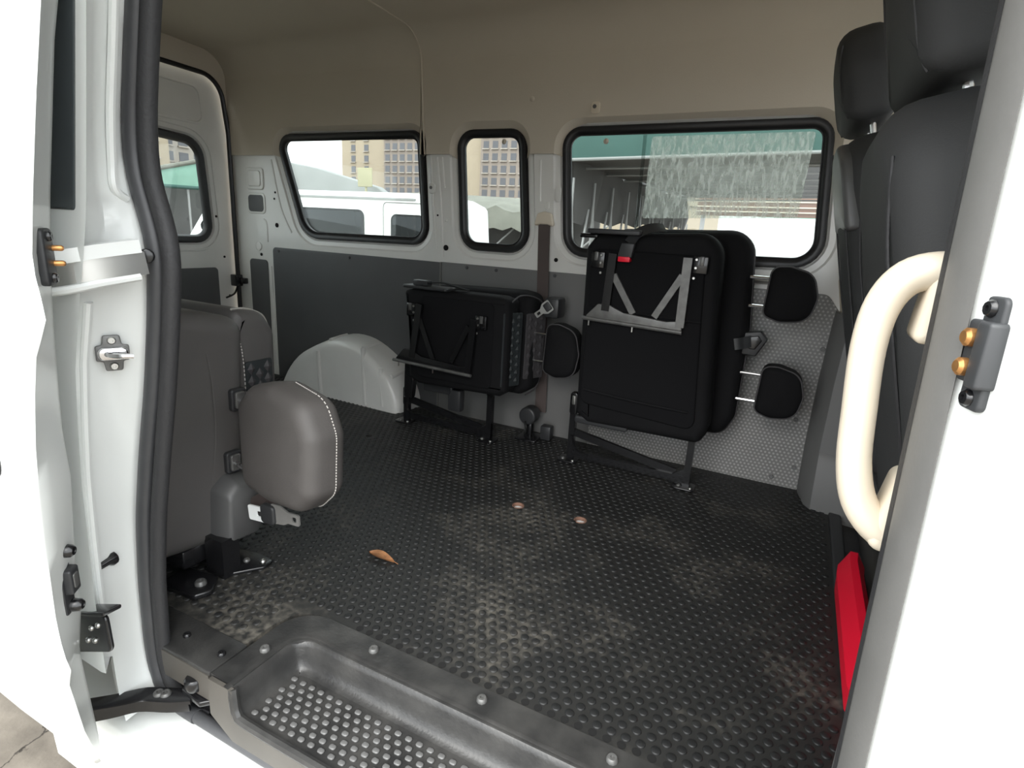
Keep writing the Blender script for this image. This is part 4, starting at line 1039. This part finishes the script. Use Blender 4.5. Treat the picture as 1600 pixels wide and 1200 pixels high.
# ---- brown belt hanging on the pillar
sb_ = thing('seat_belt', 'brown seat belt hanging from its anchor on the pillar between the windows', 'seat belt')
b = MB(); b.slab(rpoly([(-0.958, 0.835), (-0.945, 0.885), (-0.915, 0.893), (-0.885, 0.885), (-0.872, 0.835), (-0.90, 0.845), (-0.93, 0.845)], 0.008, 3), 0.022, 0.006, FW(YW - 0.004)); b.build('anchor_cover', 'cream', sb_)
b = MB(); b.tube(smooth_pts([(-0.915, YW - 0.018, 0.862), (-0.908, YW - 0.022, 0.74), (-0.898, YW - 0.030, 0.62), (-0.89, YW - 0.035, 0.45), (-0.875, YW - 0.03, 0.25), (-0.872, YW - 0.025, 0.10)], 4), 1.0, prof=[(-0.024, -0.001), (0.0, -0.002), (0.024, -0.001), (0.024, 0.001), (0.0, 0.0), (-0.024, 0.001)], up=(0, -1, 0)); b.build('webbing', 'belt', sb_)

# ================================================================== NEAR FOLDED SEAT
s1 = thing('folding_single_seat', 'grey vinyl folding seat flipped up at the doorway side with headrest pointing forward', 'seat')
fy = Frame((-1.13, 0, 0), (0, 1, 0), (0, 0, 1))     # faces forward (+x)
# backrest: outline in y-z, extruded rearwards
def xslab(out, x_front, t, r, k=4, bulge=0.0):
    f = Frame((x_front - t, 0, 0), (0, 1, 0), (0, 0, 1)); b = MB(); b.slab(out, t, r, f, k, bulge); return b
BO = rpoly([(0.60, 0.085), (0.78, 0.06), (0.865, 0.10), (0.885, 0.36), (0.900, 0.585), (0.80, 0.612), (0.685, 0.63), (0.60, 0.60)], [0.06, 0.06, 0.06, 0.0, 0.045, 0.0, 0.07, 0.06], 6)
xslab(BO, -1.125, 0.50, 0.040, 6).build('backrest', 'seatgrey', s1, 60)
CO = rpoly([(0.885, 0.12), (0.99, 0.12), (1.015, 0.20), (1.018, 0.54), (0.985, 0.590), (0.905, 0.605), (0.875, 0.55)], [0.02, 0.03, 0.05, 0.05, 0.04, 0.02, 0.02], 5)
cu = xslab(CO, -1.165, 0.46, 0.03, 4).build('seat_cushion', 'seatgrey', s1, 60)
fc = Frame((-1.163, 0, 0), (0, 1, 0), (0, 0, 1))
b = MB(); b.slab(rrect(0.912, 0.990, 0.34, 0.475, 0.006), 0.004, 0.001, fc); pn = b.build('patterned_panel', 'quilt', cu)
q = MB(); fq = Frame((-1.159, 0, 0), (0, 1, 0), (0, 0, 1)); dome_grid(q, fq, 0.916, 0.988, 0.345, 0.472, 3, 4, 0.005); q.build('diamond_quilting', 'quiltgrey', pn, 0)
# seams and stitching
b = MB(); b.tube(smooth_pts([(-1.19, 0.70, 0.615), (-1.15, 0.755, 0.59), (-1.126, 0.79, 0.52), (-1.122, 0.795, 0.35), (-1.128, 0.775, 0.2), (-1.14, 0.765, 0.085)], 5), 0.0025, 6); b.build('seam_piping', 'seatgrey', s1)
b = MB()
line = smooth_pts([(-1.150, 0.885, 0.565), (-1.142, 0.893, 0.50), (-1.140, 0.892, 0.38), (-1.142, 0.886, 0.25), (-1.15, 0.878, 0.15)], 12)
for i in range(0, len(line) - 1):
    b.tube([line[i], line[i].lerp(line[i + 1], 0.55)], 0.0016, 4)
b.build('stitching', 'thread', s1)
b = MB(); b.tube(smooth_pts([(-1.18, 0.90, 0.603), (-1.195, 0.95, 0.598), (-1.20, 1.0, 0.578), (-1.20, 1.016, 0.55)], 4), 0.003, 6); b.build('top_piping', 'thread', s1)
# headrest
HF = Frame((-0.880, 0.785, 0.372), (0.955, -0.17, 0.05), (-0.03, 0.03, 1)) 
HO = rpoly([(-0.135, -0.135), (-0.03, -0.150), (0.085, -0.142), (0.140, -0.09), (0.148, 0.05), (0.115, 0.125), (0.0, 0.150), (-0.085, 0.135), (-0.135, 0.085)], [0.045, 0.0, 0.05, 0.05, 0.06, 0.06, 0.05, 0.05, 0.05], 5)
sc_ = 0.94
HO = [(a * sc_, c * 0.86) for a, c in HO]
b = MB(); b.slab(HO, 0.095, 0.032, HF, 5, 0.005, c0=-0.045); hr1 = b.build('headrest', 'headgrey', s1, 60)
seam = [HF.p(a, c, 0.043) for a, c in offset(HO, -0.018)]
b = MB(); b.tube(seam, 0.0016, 5, closed=True); b.build('seam', 'seatgrey', hr1)
b = MB()
rimp = [HF.p(a, c, -0.012) for a, c in offset(HO, 0.001)]
for i in range(len(rimp)):
    p, q2 = rimp[i], rimp[(i + 1) % len(rimp)]
    n = max(1, int((q2 - p).length / 0.006))
    if p.x < HF.o.x + 0.06: continue
    for j in range(n): b.tube([p.lerp(q2, j / n), p.lerp(q2, (j + 0.55) / n)], 0.0013, 4)
b.build('stitching', 'thread', hr1)
for yy, zz_ in ((0.856, 0.405), (0.832, 0.258)):
    b = xslab(rrect(yy - 0.022, yy + 0.018, zz_ - 0.027, zz_ + 0.027, 0.008), -1.113, 0.016, 0.004); gd = b.build('post_guide', 'darkplastic', s1)
    b = xslab(rrect(yy - 0.015, yy + 0.011, zz_ - 0.02, zz_ + 0.02, 0.006), -1.107, 0.008, 0.003); b.build('guide_cap', 'steel', gd)
    b = MB(); b.tube([(-1.12, yy, zz_), (-1.075, yy - 0.012, zz_ - 0.002), (-0.97, 0.80, zz_ - 0.004)], 0.0055, 8); b.build('headrest_post', 'chrome', s1)
    b = MB(); b.tube([(-1.065, yy - 0.013, zz_ - 0.002), (-1.01, yy - 0.028, zz_ - 0.003)], 0.0085, 8); b.build('post_sleeve', 'darkplastic', s1)
# belt cover, tongues
b = MB(); rs = []
for x, gy, gz in ((-1.16, 1.0, 1.0), (-1.105, 1.0, 1.0), (-1.075, 0.86, 0.86), (-1.068, 0.72, 0.74)):
    cy, cz = 0.815, 0.138
    rs.append([(x, cy + a * gy, cz + c * gz) for a, c in rpoly([(-0.055, -0.062), (0.045, -0.068), (0.075, 0.02), (0.06, 0.085), (-0.01, 0.095), (-0.045, 0.07)], [0.012, 0.02, 0.02, 0.02, 0.02, 0.02], 3)])
b.rings(rs); b.build('belt_cover', 'frontplastic', s1, 50)
tf = Frame((-1.005, 0.80, 0.170), (0.97, 0.0, 0.10), (-0.10, 0.0, 1.0))
b = MB(); b.plate(rpoly([(-0.03, -0.018), (0.03, -0.018), (0.03, 0.018), (-0.03, 0.018)], 0.005, 3), [rrect(-0.004, 0.020, -0.007, 0.007, 0.002, 1)], tf, 0.004); b.build('belt_tongue', 'hoard', s1)
tf2 = Frame((-0.905, 0.80, 0.187), (0.99, 0.0, 0.05), (-0.05, 0.0, 1.0))
b = MB(); b.plate(rpoly([(-0.055, -0.024), (-0.02, -0.020), (-0.005, -0.013), (0.028, -0.013), (0.028, 0.013), (-0.005, 0.013), (-0.03, 0.024), (-0.055, 0.024)], 0.005, 3), [rrect(0.006, 0.020, -0.006, 0.006, 0.002, 1)], tf2, 0.004); b.build('belt_tongue', 'seal2', s1)
b = MB(); b.slab(rrect(-0.035, 0.008, -0.022, 0.024, 0.01), 0.016, 0.005, Frame((-0.955, 0.805, 0.180), (1, 0, 0.05), (-0.05, 0, 1))); b.build('tongue_grip', 'darkplastic', s1)
b = MB(); b.tube(smooth_pts([(-1.07, 0.83, 0.15), (-1.02, 0.82, 0.185), (-0.98, 0.81, 0.19), (-0.955, 0.805, 0.185)], 4), 1.0, prof=[(-0.02, -0.0015), (0.02, -0.0015), (0.02, 0.0015), (-0.02, 0.0015)], up=(0, -1, 0.3)); b.build('belt_webbing', 'belt', s1)
# floor mount
b = MB(); b.tube([(-1.10, 0.77, 0.005), (-1.10, 0.77, 0.10)], 1.0, prof=[(-0.03, -0.022), (0.03, -0.022), (0.03, 0.022), (-0.03, 0.022)], up=(0, -1, 0)); b.build('mount_post', 'black', s1)
b = MB(); b.slab(rpoly([(-1.17, 0.655), (-1.06, 0.665), (-1.045, 0.70), (-1.08, 0.74), (-1.17, 0.73)], 0.012, 3), 0.014, 0.004, FZ(0.0026)); f1 = b.build('foot_plate', 'black', s1); screw('bolt', f1, (-1.085, 0.700, 0.016), (0, 0, 1), 0.013, 'steel')
b = MB(); b.slab(rpoly([(-1.15, 0.75), (-1.085, 0.75), (-1.03, 0.825), (-1.035, 0.855), (-1.08, 0.86), (-1.15, 0.85)], 0.008, 3), 0.008, 0.003, FZ(0.0026)); f2 = b.build('foot_plate', 'black', s1); screw('bolt', f2, (-1.05, 0.838, 0.010), (0, 0, 1), 0.008, 'zinc'); screw('bolt', f2, (-1.085, 0.82, 0.010), (0, 0, 1), 0.008, 'steel')
b = MB(); b.box(-1.55, -1.14, 0.70, 0.86, 0.03, 0.075, 0.006); b.build('under_frame', 'black', s1)
b = MB(); b.box(-1.60, -1.52, 0.68, 0.86, 0.0026, 0.09, 0.006); b.build('rear_foot', 'black', s1)

# ================================================================== FRONT SEATS
def front_seat(label, cx_, cy_, hw, rear_panel, h0, h1):
    s = thing('front_seat', label, 'seat', 'front seats', loc=(cx_, cy_, 0))
    a = math.radians(14)
    fr = Frame((0.20, 0, 0.22), (0, -1, 0), (-math.sin(a), 0, math.cos(a)))
    top = 0.862 if rear_panel else 0.800
    hx = 0.0 if rear_panel else -0.035
    def part(out, t, r, c0, name, m, k=5, bulge=0.0, par=s):
        b = MB(); b.slab(out, t, r, fr, k, bulge, c0=c0); return b.build(name, m, par, 60)
    bo = rpoly([(-0.24, 0.10), (0.24, 0.10), (0.265, 0.45), (0.235, top - 0.06), (0.12, top), (-0.12, top), (-0.235, top - 0.06), (-0.265, 0.45)], [0.06, 0.06, 0.2, 0.11, 0.1, 0.1, 0.11, 0.2], 6)
    bk = part(bo, 0.15, 0.05, -0.13, 'backrest', 'frontseat', 5, 0.008)
    if rear_panel:
        part(rpoly([(-0.24, 0.66), (0.24, 0.66), (0.215, 0.80), (0.11, 0.852), (-0.11, 0.852), (-0.215, 0.80)], [0.01, 0.01, 0.09, 0.09, 0.09, 0.09], 5), 0.034, 0.012, -0.008, 'shoulder_panel', 'frontplastic', 4, 0.006, bk)
    for sgn in (-1, 1):
        pts = [fr.p(sgn * u, v, c) for u, v, c in ((0.20, top - 0.07, 0.012), (0.205, top - 0.16, 0.022), (0.21, 0.55, 0.024), (0.205, 0.40, 0.022), (0.19, 0.25, 0.018), (0.185, 0.12, 0.0))]
        b = MB(); b.tube(smooth_pts(pts, 4), 0.0022, 6); b.build('seam', 'lip', bk)
    hm = h0 + (h1 - h0) * 0.53
    ho = rpoly([(-hw, h0), (hw, h0), (hw * 0.98, hm), (hw * 0.72, h1), (-hw * 0.72, h1), (-hw * 0.98, hm)], [0.03, 0.03, 0.06, 0.07, 0.07, 0.06], 6)
    hd = part(ho, 0.11, 0.04, -0.10 + hx, 'headrest', 'frontseat', 5, 0.006)
    for sgn in (-1, 1):
        b = MB(); b.tube([fr.p(sgn * 0.07, top - 0.04, -0.05 + hx), fr.p(sgn * 0.07, h0 + 0.03, -0.05 + hx)], 0.006, 8); b.build('headrest_post', 'chrome', s)
        pts = [fr.p(sgn * hw * 0.80, v, c) for v, c in ((h0 + 0.012, hx), (h0 + 0.05, 0.008 + hx), (h1 - 0.08, 0.008 + hx), (h1 - 0.04, hx))]
        b = MB(); b.tube(smooth_pts(pts, 3), 0.002, 6); b.build('seam', 'lip', hd)
    b = MB(); b.slab(rrect(0.20, 0.70, -0.25, 0.25, 0.07), 0.15, 0.05, FZ(0.22), 4, 0.01); b.build('seat_cushion', 'frontseat', s, 60)
    b = MB(); b.box(0.24, 0.66, -0.21, 0.21, 0.20, 0.235, 0.01); b.build('seat_rail', 'black', s)
    return s
front_seat('dark cloth front seat with a wide headrest behind the cream grab handle', 0.058, 1.02, 0.165, False, 0.812, 1.08)
front_seat('dark cloth front seat with a smooth plastic shoulder panel by the large window', 0.050, 1.655, 0.155, True, 0.888, 1.09)
# upright dark cover between the seat bases and the floor mat
b = MB(); b.slab(rrect(0.62, 1.97, -0.05, 0.30, 0.02), 0.02, 0.006, FX(0.285)); struct(b.build('trim_9', 'darkplastic'), 'dark upright panel under the front seats')

# ---- red box on the kerb strip
rb = MB(); rs = []
fa = Frame((0.245, 0, 0), (1, 0, 0), (0, 0, 1))
for y, dx in ((1.03, 0.0), (1.05, 0.0), (1.46, 0.0), (1.50, 0.004)):
    s = 0.8 if y in (1.03,) else 1.0
    rs.append([(0.224 + a * s + dx, y, 0.0115 + c) for a, c in ((-0.026, 0.0), (0.024, 0.0), (0.026, 0.06), (0.006, 0.095), (-0.010, 0.095), (-0.030, 0.05))])
rb.rings(rs)
tag(rb.build('red_box', 'red', None, 25), 'long bright red plastic box lying beside the front seat base', 'box')

# ---- dry leaf
lf = MB(); n = 12
vs, fs = [], []
for i in range(n + 1):
    t = i / n; w = 0.016 * math.sin(math.pi * min(1, t * 1.02)) ** 0.7 * (1.1 - 0.4 * t)
    for j, s in enumerate((-1, -0.5, 0, 0.5, 1)):
        vs.append((-0.035 + 0.075 * t, w * s, 0.004 + 0.006 * s * s + 0.003 * math.sin(t * 5)))
for i in range(n):
    for j in range(4):
        a = i * 5 + j; fs.append((a, a + 1, a + 6, a + 5))
lf.add(vs, fs); lf.add([(x, y, z + 0.001) for x, y, z in vs], [tuple(reversed(f)) for f in fs])
leaf = thing('dry_leaf', 'curled brown dry leaf lying on the rubber mat', 'leaf', loc=(-0.83, 1.008, 0.0))
lo = lf.build('blade', 'leaf', leaf, 60); lo.rotation_euler = (0, 0, 0.05)
b = MB(); b.tube([(0.035, 0, 0.006), (0.055, -0.004, 0.004)], 0.001, 5); o = b.build('stem', 'leaf', leaf); o.rotation_euler = (0, 0, 0.05)

# ================================================================== OUTSIDE
def parked_van(label, x0, x1, y, roof):
    """faces -x: sloping windscreen at x0, upright tail at x1"""
    e = thing('parked_van', label, 'van')
    b = MB(); rs = []
    for yy, ins, dz in ((y, 1, 0.0), (y + 0.02, 0, 0.0), (y + 0.85, 0, 0.03), (y + 1.68, 0, 0.0), (y + 1.70, 1, 0.0)):
        side = rpoly([(x0, -0.35), (x1, -0.35), (x1 + 0.02, 0.3), (x1 - 0.06, roof - 0.12), (x1 - 0.35, roof), (x0 + 1.5, roof), (x0 + 0.85, roof - 0.12), (x0 + 0.15, 0.42), (x0 - 0.05, 0.2)], [0.1, 0.1, 0.1, 0.12, 0.15, 0.3, 0.25, 0.15, 0.1], 4)
        if ins: side = offset(side, -0.05)
        rs.append([(a, yy, c + (dz if c > roof - 0.2 else 0)) for a, c in side])
    b.rings(rs); b.build('body', 'white', e, 50)
    f = FW(y + 0.012)
    def win(out):
        b = MB(); b.slab(out, 0.03, 0.006, f); w = b.build('side_window', 'darkglass', e)
        b = MB(); b.tube([f.p(p, q, 0.028) for p, q in out], 0.012, 6, closed=True, up=(0, -1, 0)); b.build('window_seal', 'gasket', w)
    win(rpoly([(x0 + 0.40, 0.50), (x0 + 1.75, 0.50), (x0 + 1.75, roof - 0.20), (x0 + 1.0, roof - 0.20)], 0.07))
    win(rrect(x0 + 2.95, x0 + 4.25, 0.50, roof - 0.27, 0.09))
    win(rrect(x0 + 4.78, x1 - 0.14, 0.50, roof - 0.31, 0.08))
    for a0, a1 in ((x0 + 4.62, x1 - 0.05), (x0 + 1.85, x0 + 2.9)):
        b = MB(); b.tube([f.p(p, q, 0.016) for p, q in rrect(a0, a1, -0.25, roof - 0.14, 0.06)], 0.006, 6, closed=True, up=(0, -1, 0)); b.build('door_gap', 'seal2', e)
    b = MB(); b.bar((x0 + 1.3, y - 0.005, roof - 0.09), (x1 - 0.3, y - 0.005, roof - 0.09), 0.03, 0.02); b.build('drip_rail', 'pale_canvas', e)
    for xx in (x0 + 0.8, x1 - 1.1):
        b = MB(); b.lathe([(0.2, 0), (0.29, 0.01), (0.30, 0.04), (0.30, 0.17), (0.28, 0.19)], (xx, y + 0.19, -0.32), (0, -1, 0), 24); w = b.build('wheel', 'gasket', e)
        b = MB(); b.lathe([(0.18, 0), (0.17, 0.02), (0.05, 0.03)], (xx, y + 0.005, -0.32), (0, -1, 0), 20); b.build('hub', 'zinc', w)
parked_van('white van parked alongside beyond the side and rear windows', -10.3, -4.8, 7.0, 1.24)

def tower(name, label, x0, x1, y, h, m, cols, axis='y', wm='bldwin', z0=2.0, floor_h=3.0, zvis=36, w=1.6, group='apartment towers'):
    e = thing(name, label, 'building', group, loc=(0, 0, -0.62))
    if axis == 'y':
        b = MB(); b.box(x0, x1, y, y + 14, 0, h); b.box(x0 - 0.2, x1 + 0.2, y - 0.2, y + 14.2, h, h + 0.8)
    else:
        b = MB(); b.box(y - 14, y, x0, x1, 0, h); b.box(y - 14.2, y + 0.2, x0 - 0.2, x1 + 0.2, h, h + 0.8)
    b.build('facade', m, e, 0)
    wb = MB()
    if axis == 'y': wb.box(-w / 2, w / 2, -0.08, 0.05, 0, 1.7); lb = MB().box(-w / 2 - 0.2, w / 2 + 0.2, -0.45, 0.0, -0.35, -0.1)
    else: wb.box(-0.05, 0.08, -w / 2, w / 2, 0, 1.7); lb = MB().box(0.0, 0.45, -w / 2 - 0.2, w / 2 + 0.2, -0.35, -0.1)
    w0 = l0 = None
    for c in cols:
        z = z0
        while z < min(h - 3, zvis):
            loc = (c, y, z) if axis == 'y' else (y, c, z)
            if w0 is None:
                w0 = wb.build('window', wm, e, 0); w0.location = loc
                l0 = lb.build('ledge', 'balcony', e, 0); l0.location = loc
            else:
                inst(w0, 'window', e, loc); inst(l0, 'ledge', e, loc)
            z += floor_h
    return e
tower('apartment_tower', 'plain beige tower slab left of the gridded tower', -131.0, -114.4, 142, 60, 'bldbeige', [-126.5, -121.5], zvis=30, z0=6.5)
tower('apartment_tower', 'brown tower with a dense window grid beyond the rear side window', -113.4, -97.0, 140, 60, 'bldbrown', [-112.0 + 2.6 * i for i in range(6)], zvis=30, z0=6.5)
tower('apartment_tower', 'beige tower edge beyond the narrow window', -92.0, -81.6, 141, 60, 'bldbeige', [-89.5], zvis=30, z0=6.5)
tower('apartment_tower', 'brown gridded tower filling the narrow window', -80.6, -60.0, 139, 60, 'bldbrown', [-79.0 + 2.7 * i for i in range(7)], zvis=30, z0=6.5)
tower('apartment_tower', 'tan tower with broad windows beyond the rear door window', 62.0, 74.5, -112, 60, 'bldbeige', [64.6, 68.0, 71.4], axis='x', zvis=26, z0=5.0, w=1.9)
tower('apartment_tower', 'blue grey tower with balconies beyond the rear door window', 75.0, 90.0, -116, 60, 'balcony', [77.0, 80.2, 83.4, 86.6], axis='x', zvis=26, z0=5.0, w=2.0)
tower('apartment_block', 'low tan block behind the white hoarding', -24.0, -7.0, 60, 4.6, 'bldbeige', [-22 + 2.2 * i for i in range(7)], zvis=5, z0=2.4, floor_h=9, w=1.0, group=None)

# pale tent roof beyond the parked van
def tent(name, label, pts_front, y0, y1, dz, m, th=0.04):
    b = MB(); n = len(pts_front)
    rs = [[(x, y0, z) for x, z in pts_front] + [(x, y0, z - th) for x, z in reversed(pts_front)], [(x, y1, z + dz) for x, z in pts_front] + [(x, y1, z + dz - th) for x, z in reversed(pts_front)]]
    b.rings(rs); return b
e = thing('canopy_tent', 'pale grey canopy roof behind the parked van', 'canopy')
b = MB(); b.slab(rpoly([(-14.2, 1.42), (-9.55, 1.45), (-9.9, 1.66), (-11.9, 2.10), (-13.2, 2.28), (-14.2, 2.28)], 0.05, 3), 0.25, 0.03, FW(12.2)); b.build('gable', 'pale_canvas', e)
b = MB(); b.tube([(-14.2, 11.9, 1.43), (-9.5, 11.9, 1.46)], 0.035, 8); b.build('eave_pole', 'pole', e)
for x in (-14.0, -9.7):
    b = MB(); b.tube([(x, 12.0, -0.62), (x, 12.0, 1.5)], 0.035, 8); b.build('post', 'pole', e)
b = MB(); b.slab(rrect(-10.10, -9.66, 1.62, 2.06, 0.02), 0.03, 0.01, FW(11.5)); b.tube([(-9.88, 11.52, -0.62), (-9.88, 11.52, 1.7)], 0.03, 8)
tag(b.build('sign_board', 'signpale'), 'blank pale yellow board standing before the canopy gable', 'board')

e = thing('tarpaulin_shelter', 'olive tarpaulin shelter with sagging edge beside the parked van', 'canopy')
b = MB(); rs = []
for yy, zz2 in ((11.0, 0.0), (11.6, 0.08), (13.0, 0.25)):
    r = []
    for i in range(25):
        x = -9.3 + 5.0 * i / 24; sag = 0.12 * abs(math.sin(i * math.pi / 4)) if yy < 11.5 else 0
        r.append((x, yy, 1.38 - 0.045 * (x + 9.3) * 0.6 - sag + zz2))
    rs.append(r)
rs.insert(0, [(x, y - 0.05, z - 0.30 - 0.16 * abs(math.cos(i * math.pi / 4))) for i, (x, y, z) in enumerate(rs[0])])
b.rings(rs, False, False, False); b.build('sheet', 'olive_canvas', e, 60)
b = MB(); b.box(-9.3, -4.3, 12.9, 12.95, -0.62, 1.2); b.build('dark_backdrop', 'grey_canvas', e, 0)  # dark backdrop added to darken the depth under the tarpaulin
for i in range(6):
    x = -9.2 + i * 0.95
    b = MB(); b.tube([(x, 11.2, -0.62), (x, 11.2, 1.25)], 0.025, 6); b.build('post', 'pole', e)
    b = MB(); b.tube([(x, 11.22, 0.2), (x + 0.9, 11.22, 1.0)], 0.018, 6); b.build('brace', 'pole', e)

# green retractable canopy beyond the large window
e = thing('retractable_canopy', 'green and grey retractable canopy on scissor legs beyond the large window', 'canopy')
b = MB(); b.slab([(-2.12, 1.435), (1.6, 1.535), (1.6, 1.95), (-2.12, 1.9)], 0.03, 0.006, FW(5.0)); b.build('valance', 'green', e)
b = MB(); b.tube([(-2.12, 4.96, 1.43), (1.6, 4.96, 1.53)], 0.014, 8); b.build('valance_pipe', 'pale_canvas', e)
b = MB(); rs = [[(-2.1 + 0.04 * i, y, 1.45 + 0.02 * math.sin(i * 1.9)), (-1.2, y, 1.48), (1.6, y, 1.54)] for i, y in enumerate([5.0 + 0.6 * k for k in range(9)])]
b.rings(rs, False, False, False); b.build('roof_sheet', 'grey_canvas', e, 60)
for k in range(8):
    y = 5.5 + 0.6 * k
    b = MB(); b.tube([(-2.08 + 0.03 * k, y, 1.42), (1.6, y, 1.50)], 0.013, 6); b.build('roof_rib', 'pole', e)
b = MB(); rs = []
for k in range(12):
    y = 5.05 + 0.42 * k; w = 0.035 * (k % 2); rs.append([(-2.08 + w + 0.02 * k, y, 1.475), (-2.05 + 2 * w + 0.02 * k, y, 1.15), (-2.06 + w + 0.02 * k, y, 0.94 + 0.006 * k - 0.05 * (k % 2))])
b.rings(rs, False, False, False); b.build('side_sheet', 'grey_canvas', e, 60)
for k in range(9):
    y = 5.1 + 0.52 * k; x = -1.98 + 0.025 * k
    for (ya, yb, za, zb) in ((y, y + 0.46, -0.62, 1.05), (y + 0.46, y, -0.62, 1.05)):
        b = MB(); b.tube([(x, ya, za), (x, yb, zb)], 0.012, 6); b.build('scissor_leg', 'pole', e)
    b = MB(); b.tube([(x, y, -0.62), (x, y, 1.30)], 0.012, 6); b.build('post', 'pole', e)

hw_ = MB(); hw_.box(-1.75, 2.6, 13.0, 13.08, -0.62, 1.34); hd_ = hw_.build('panel', 'hoard', None, 0)
e2 = thing('hoarding', 'plain white hoarding standing across the yard', 'wall'); hd_.parent = e2
for i in range(7):
    b = MB(); b.box(-1.70 + 0.7 * i, -1.65 + 0.7 * i, 12.97, 13.0, -0.62, 1.34); b.build('batten', 'hoard', e2)
e = thing('brown_canopy', 'brown canopy edge with pale cords above the hoarding', 'canopy')
b = MB(); b.slab([(-1.9, 1.26), (1.8, 1.30), (1.8, 1.62), (-1.9, 1.60)], 0.05, 0.01, FW(11.2)); b.build('fascia', 'brick', e)
for z in (1.33, 1.41, 1.50):
    b = MB(); b.tube([(-1.9, 11.12, z), (1.8, 11.12, z + 0.05)], 0.012, 6); b.build('cord', 'cream', e)
for x in (-1.8, 1.7):
    b = MB(); b.tube([(x, 11.3, -0.62), (x, 11.3, 1.6)], 0.04, 8); b.build('post', 'pole', e)
b = MB(); b.slab([(-1.1, 1.2), (1.7, 1.2), (1.7, 2.3), (-1.1, 2.3)], 0.03, 0.01, FW(14.4)); b.tube([(-1.0, 14.42, -0.62), (-1.0, 14.42, 1.3)], 0.04, 6); b.tube([(1.6, 14.42, -0.62), (1.6, 14.42, 1.3)], 0.04, 6)
tag(b.build('green_screen', 'greenlight'), 'pale green mesh screen behind the brown canopy', 'screen')
# shrub before the hoarding
sh = thing('shrub', 'small green shrub at the foot of the white hoarding', 'shrub')
b = MB()
for i in range(260):
    t = random.random() * 2 * math.pi; r = random.random() ** 0.5 * 0.34; h = random.random()
    c = Vector((-0.42 + r * math.cos(t) * 1.2, 9.0 + r * math.sin(t), -0.5 + 1.15 * h * (1 - 0.4 * r / 0.34)))
    d = Vector((random.uniform(-1, 1), random.uniform(-1, 1), random.uniform(-0.3, 1))).normalized(); s_ = d.orthogonal().normalized()
    L_ = random.uniform(0.05, 0.10)
    b.add([c, c + d * L_ * 0.5 + s_ * L_ * 0.25, c + d * L_, c + d * L_ * 0.5 - s_ * L_ * 0.25], [(0, 1, 2, 3)])
fo = b.build('foliage', 'foliage', sh, 0); fo['kind'] = 'stuff'
b = MB(); b.tube([(-0.42, 9.0, -0.62), (-0.42, 9.0, 0.2)], 0.02, 6); b.build('stem', 'brick', sh)
# dark fenced store with green tarp beyond the rear door window
e = thing('tarp_shed', 'dark open shed under a green and pale tarpaulin beyond the rear door window', 'shed')
b = MB(); b.slab([(6.5, 1.05), (9.5, 1.42), (13.5, 1.50), (13.5, 2.30), (11.7, 2.26), (10.2, 1.86), (6.5, 1.10)], 0.06, 0.01, FX(-16.0)); b.build('tarpaulin', 'greenlight', e)
b = MB(); b.tube([(-15.93, 6.5, 1.10), (-15.93, 10.2, 1.87), (-15.93, 11.7, 2.27), (-15.93, 13.5, 2.31)], 0.06, 8); b.build('tarpaulin_edge', 'olive_canvas', e)
b = MB(); b.tube([(-15.93, 6.5, 1.05), (-15.93, 9.5, 1.42), (-15.93, 13.5, 1.5)], 0.05, 8); b.build('tarpaulin_hem', 'green', e)
b = MB(); b.box(-17.0, -16.9, 7.5, 13.5, -0.62, 1.55); b.build('dark_backdrop', 'grey_canvas', e, 0)  # dark backdrop sheet behind the open shed's posts
for i in range(9):
    y = 7.6 + 0.7 * i
    b = MB(); b.tube([(-16.0, y, -0.62), (-16.0, y, 1.6)], 0.03, 6); b.build('post', 'pole', e)
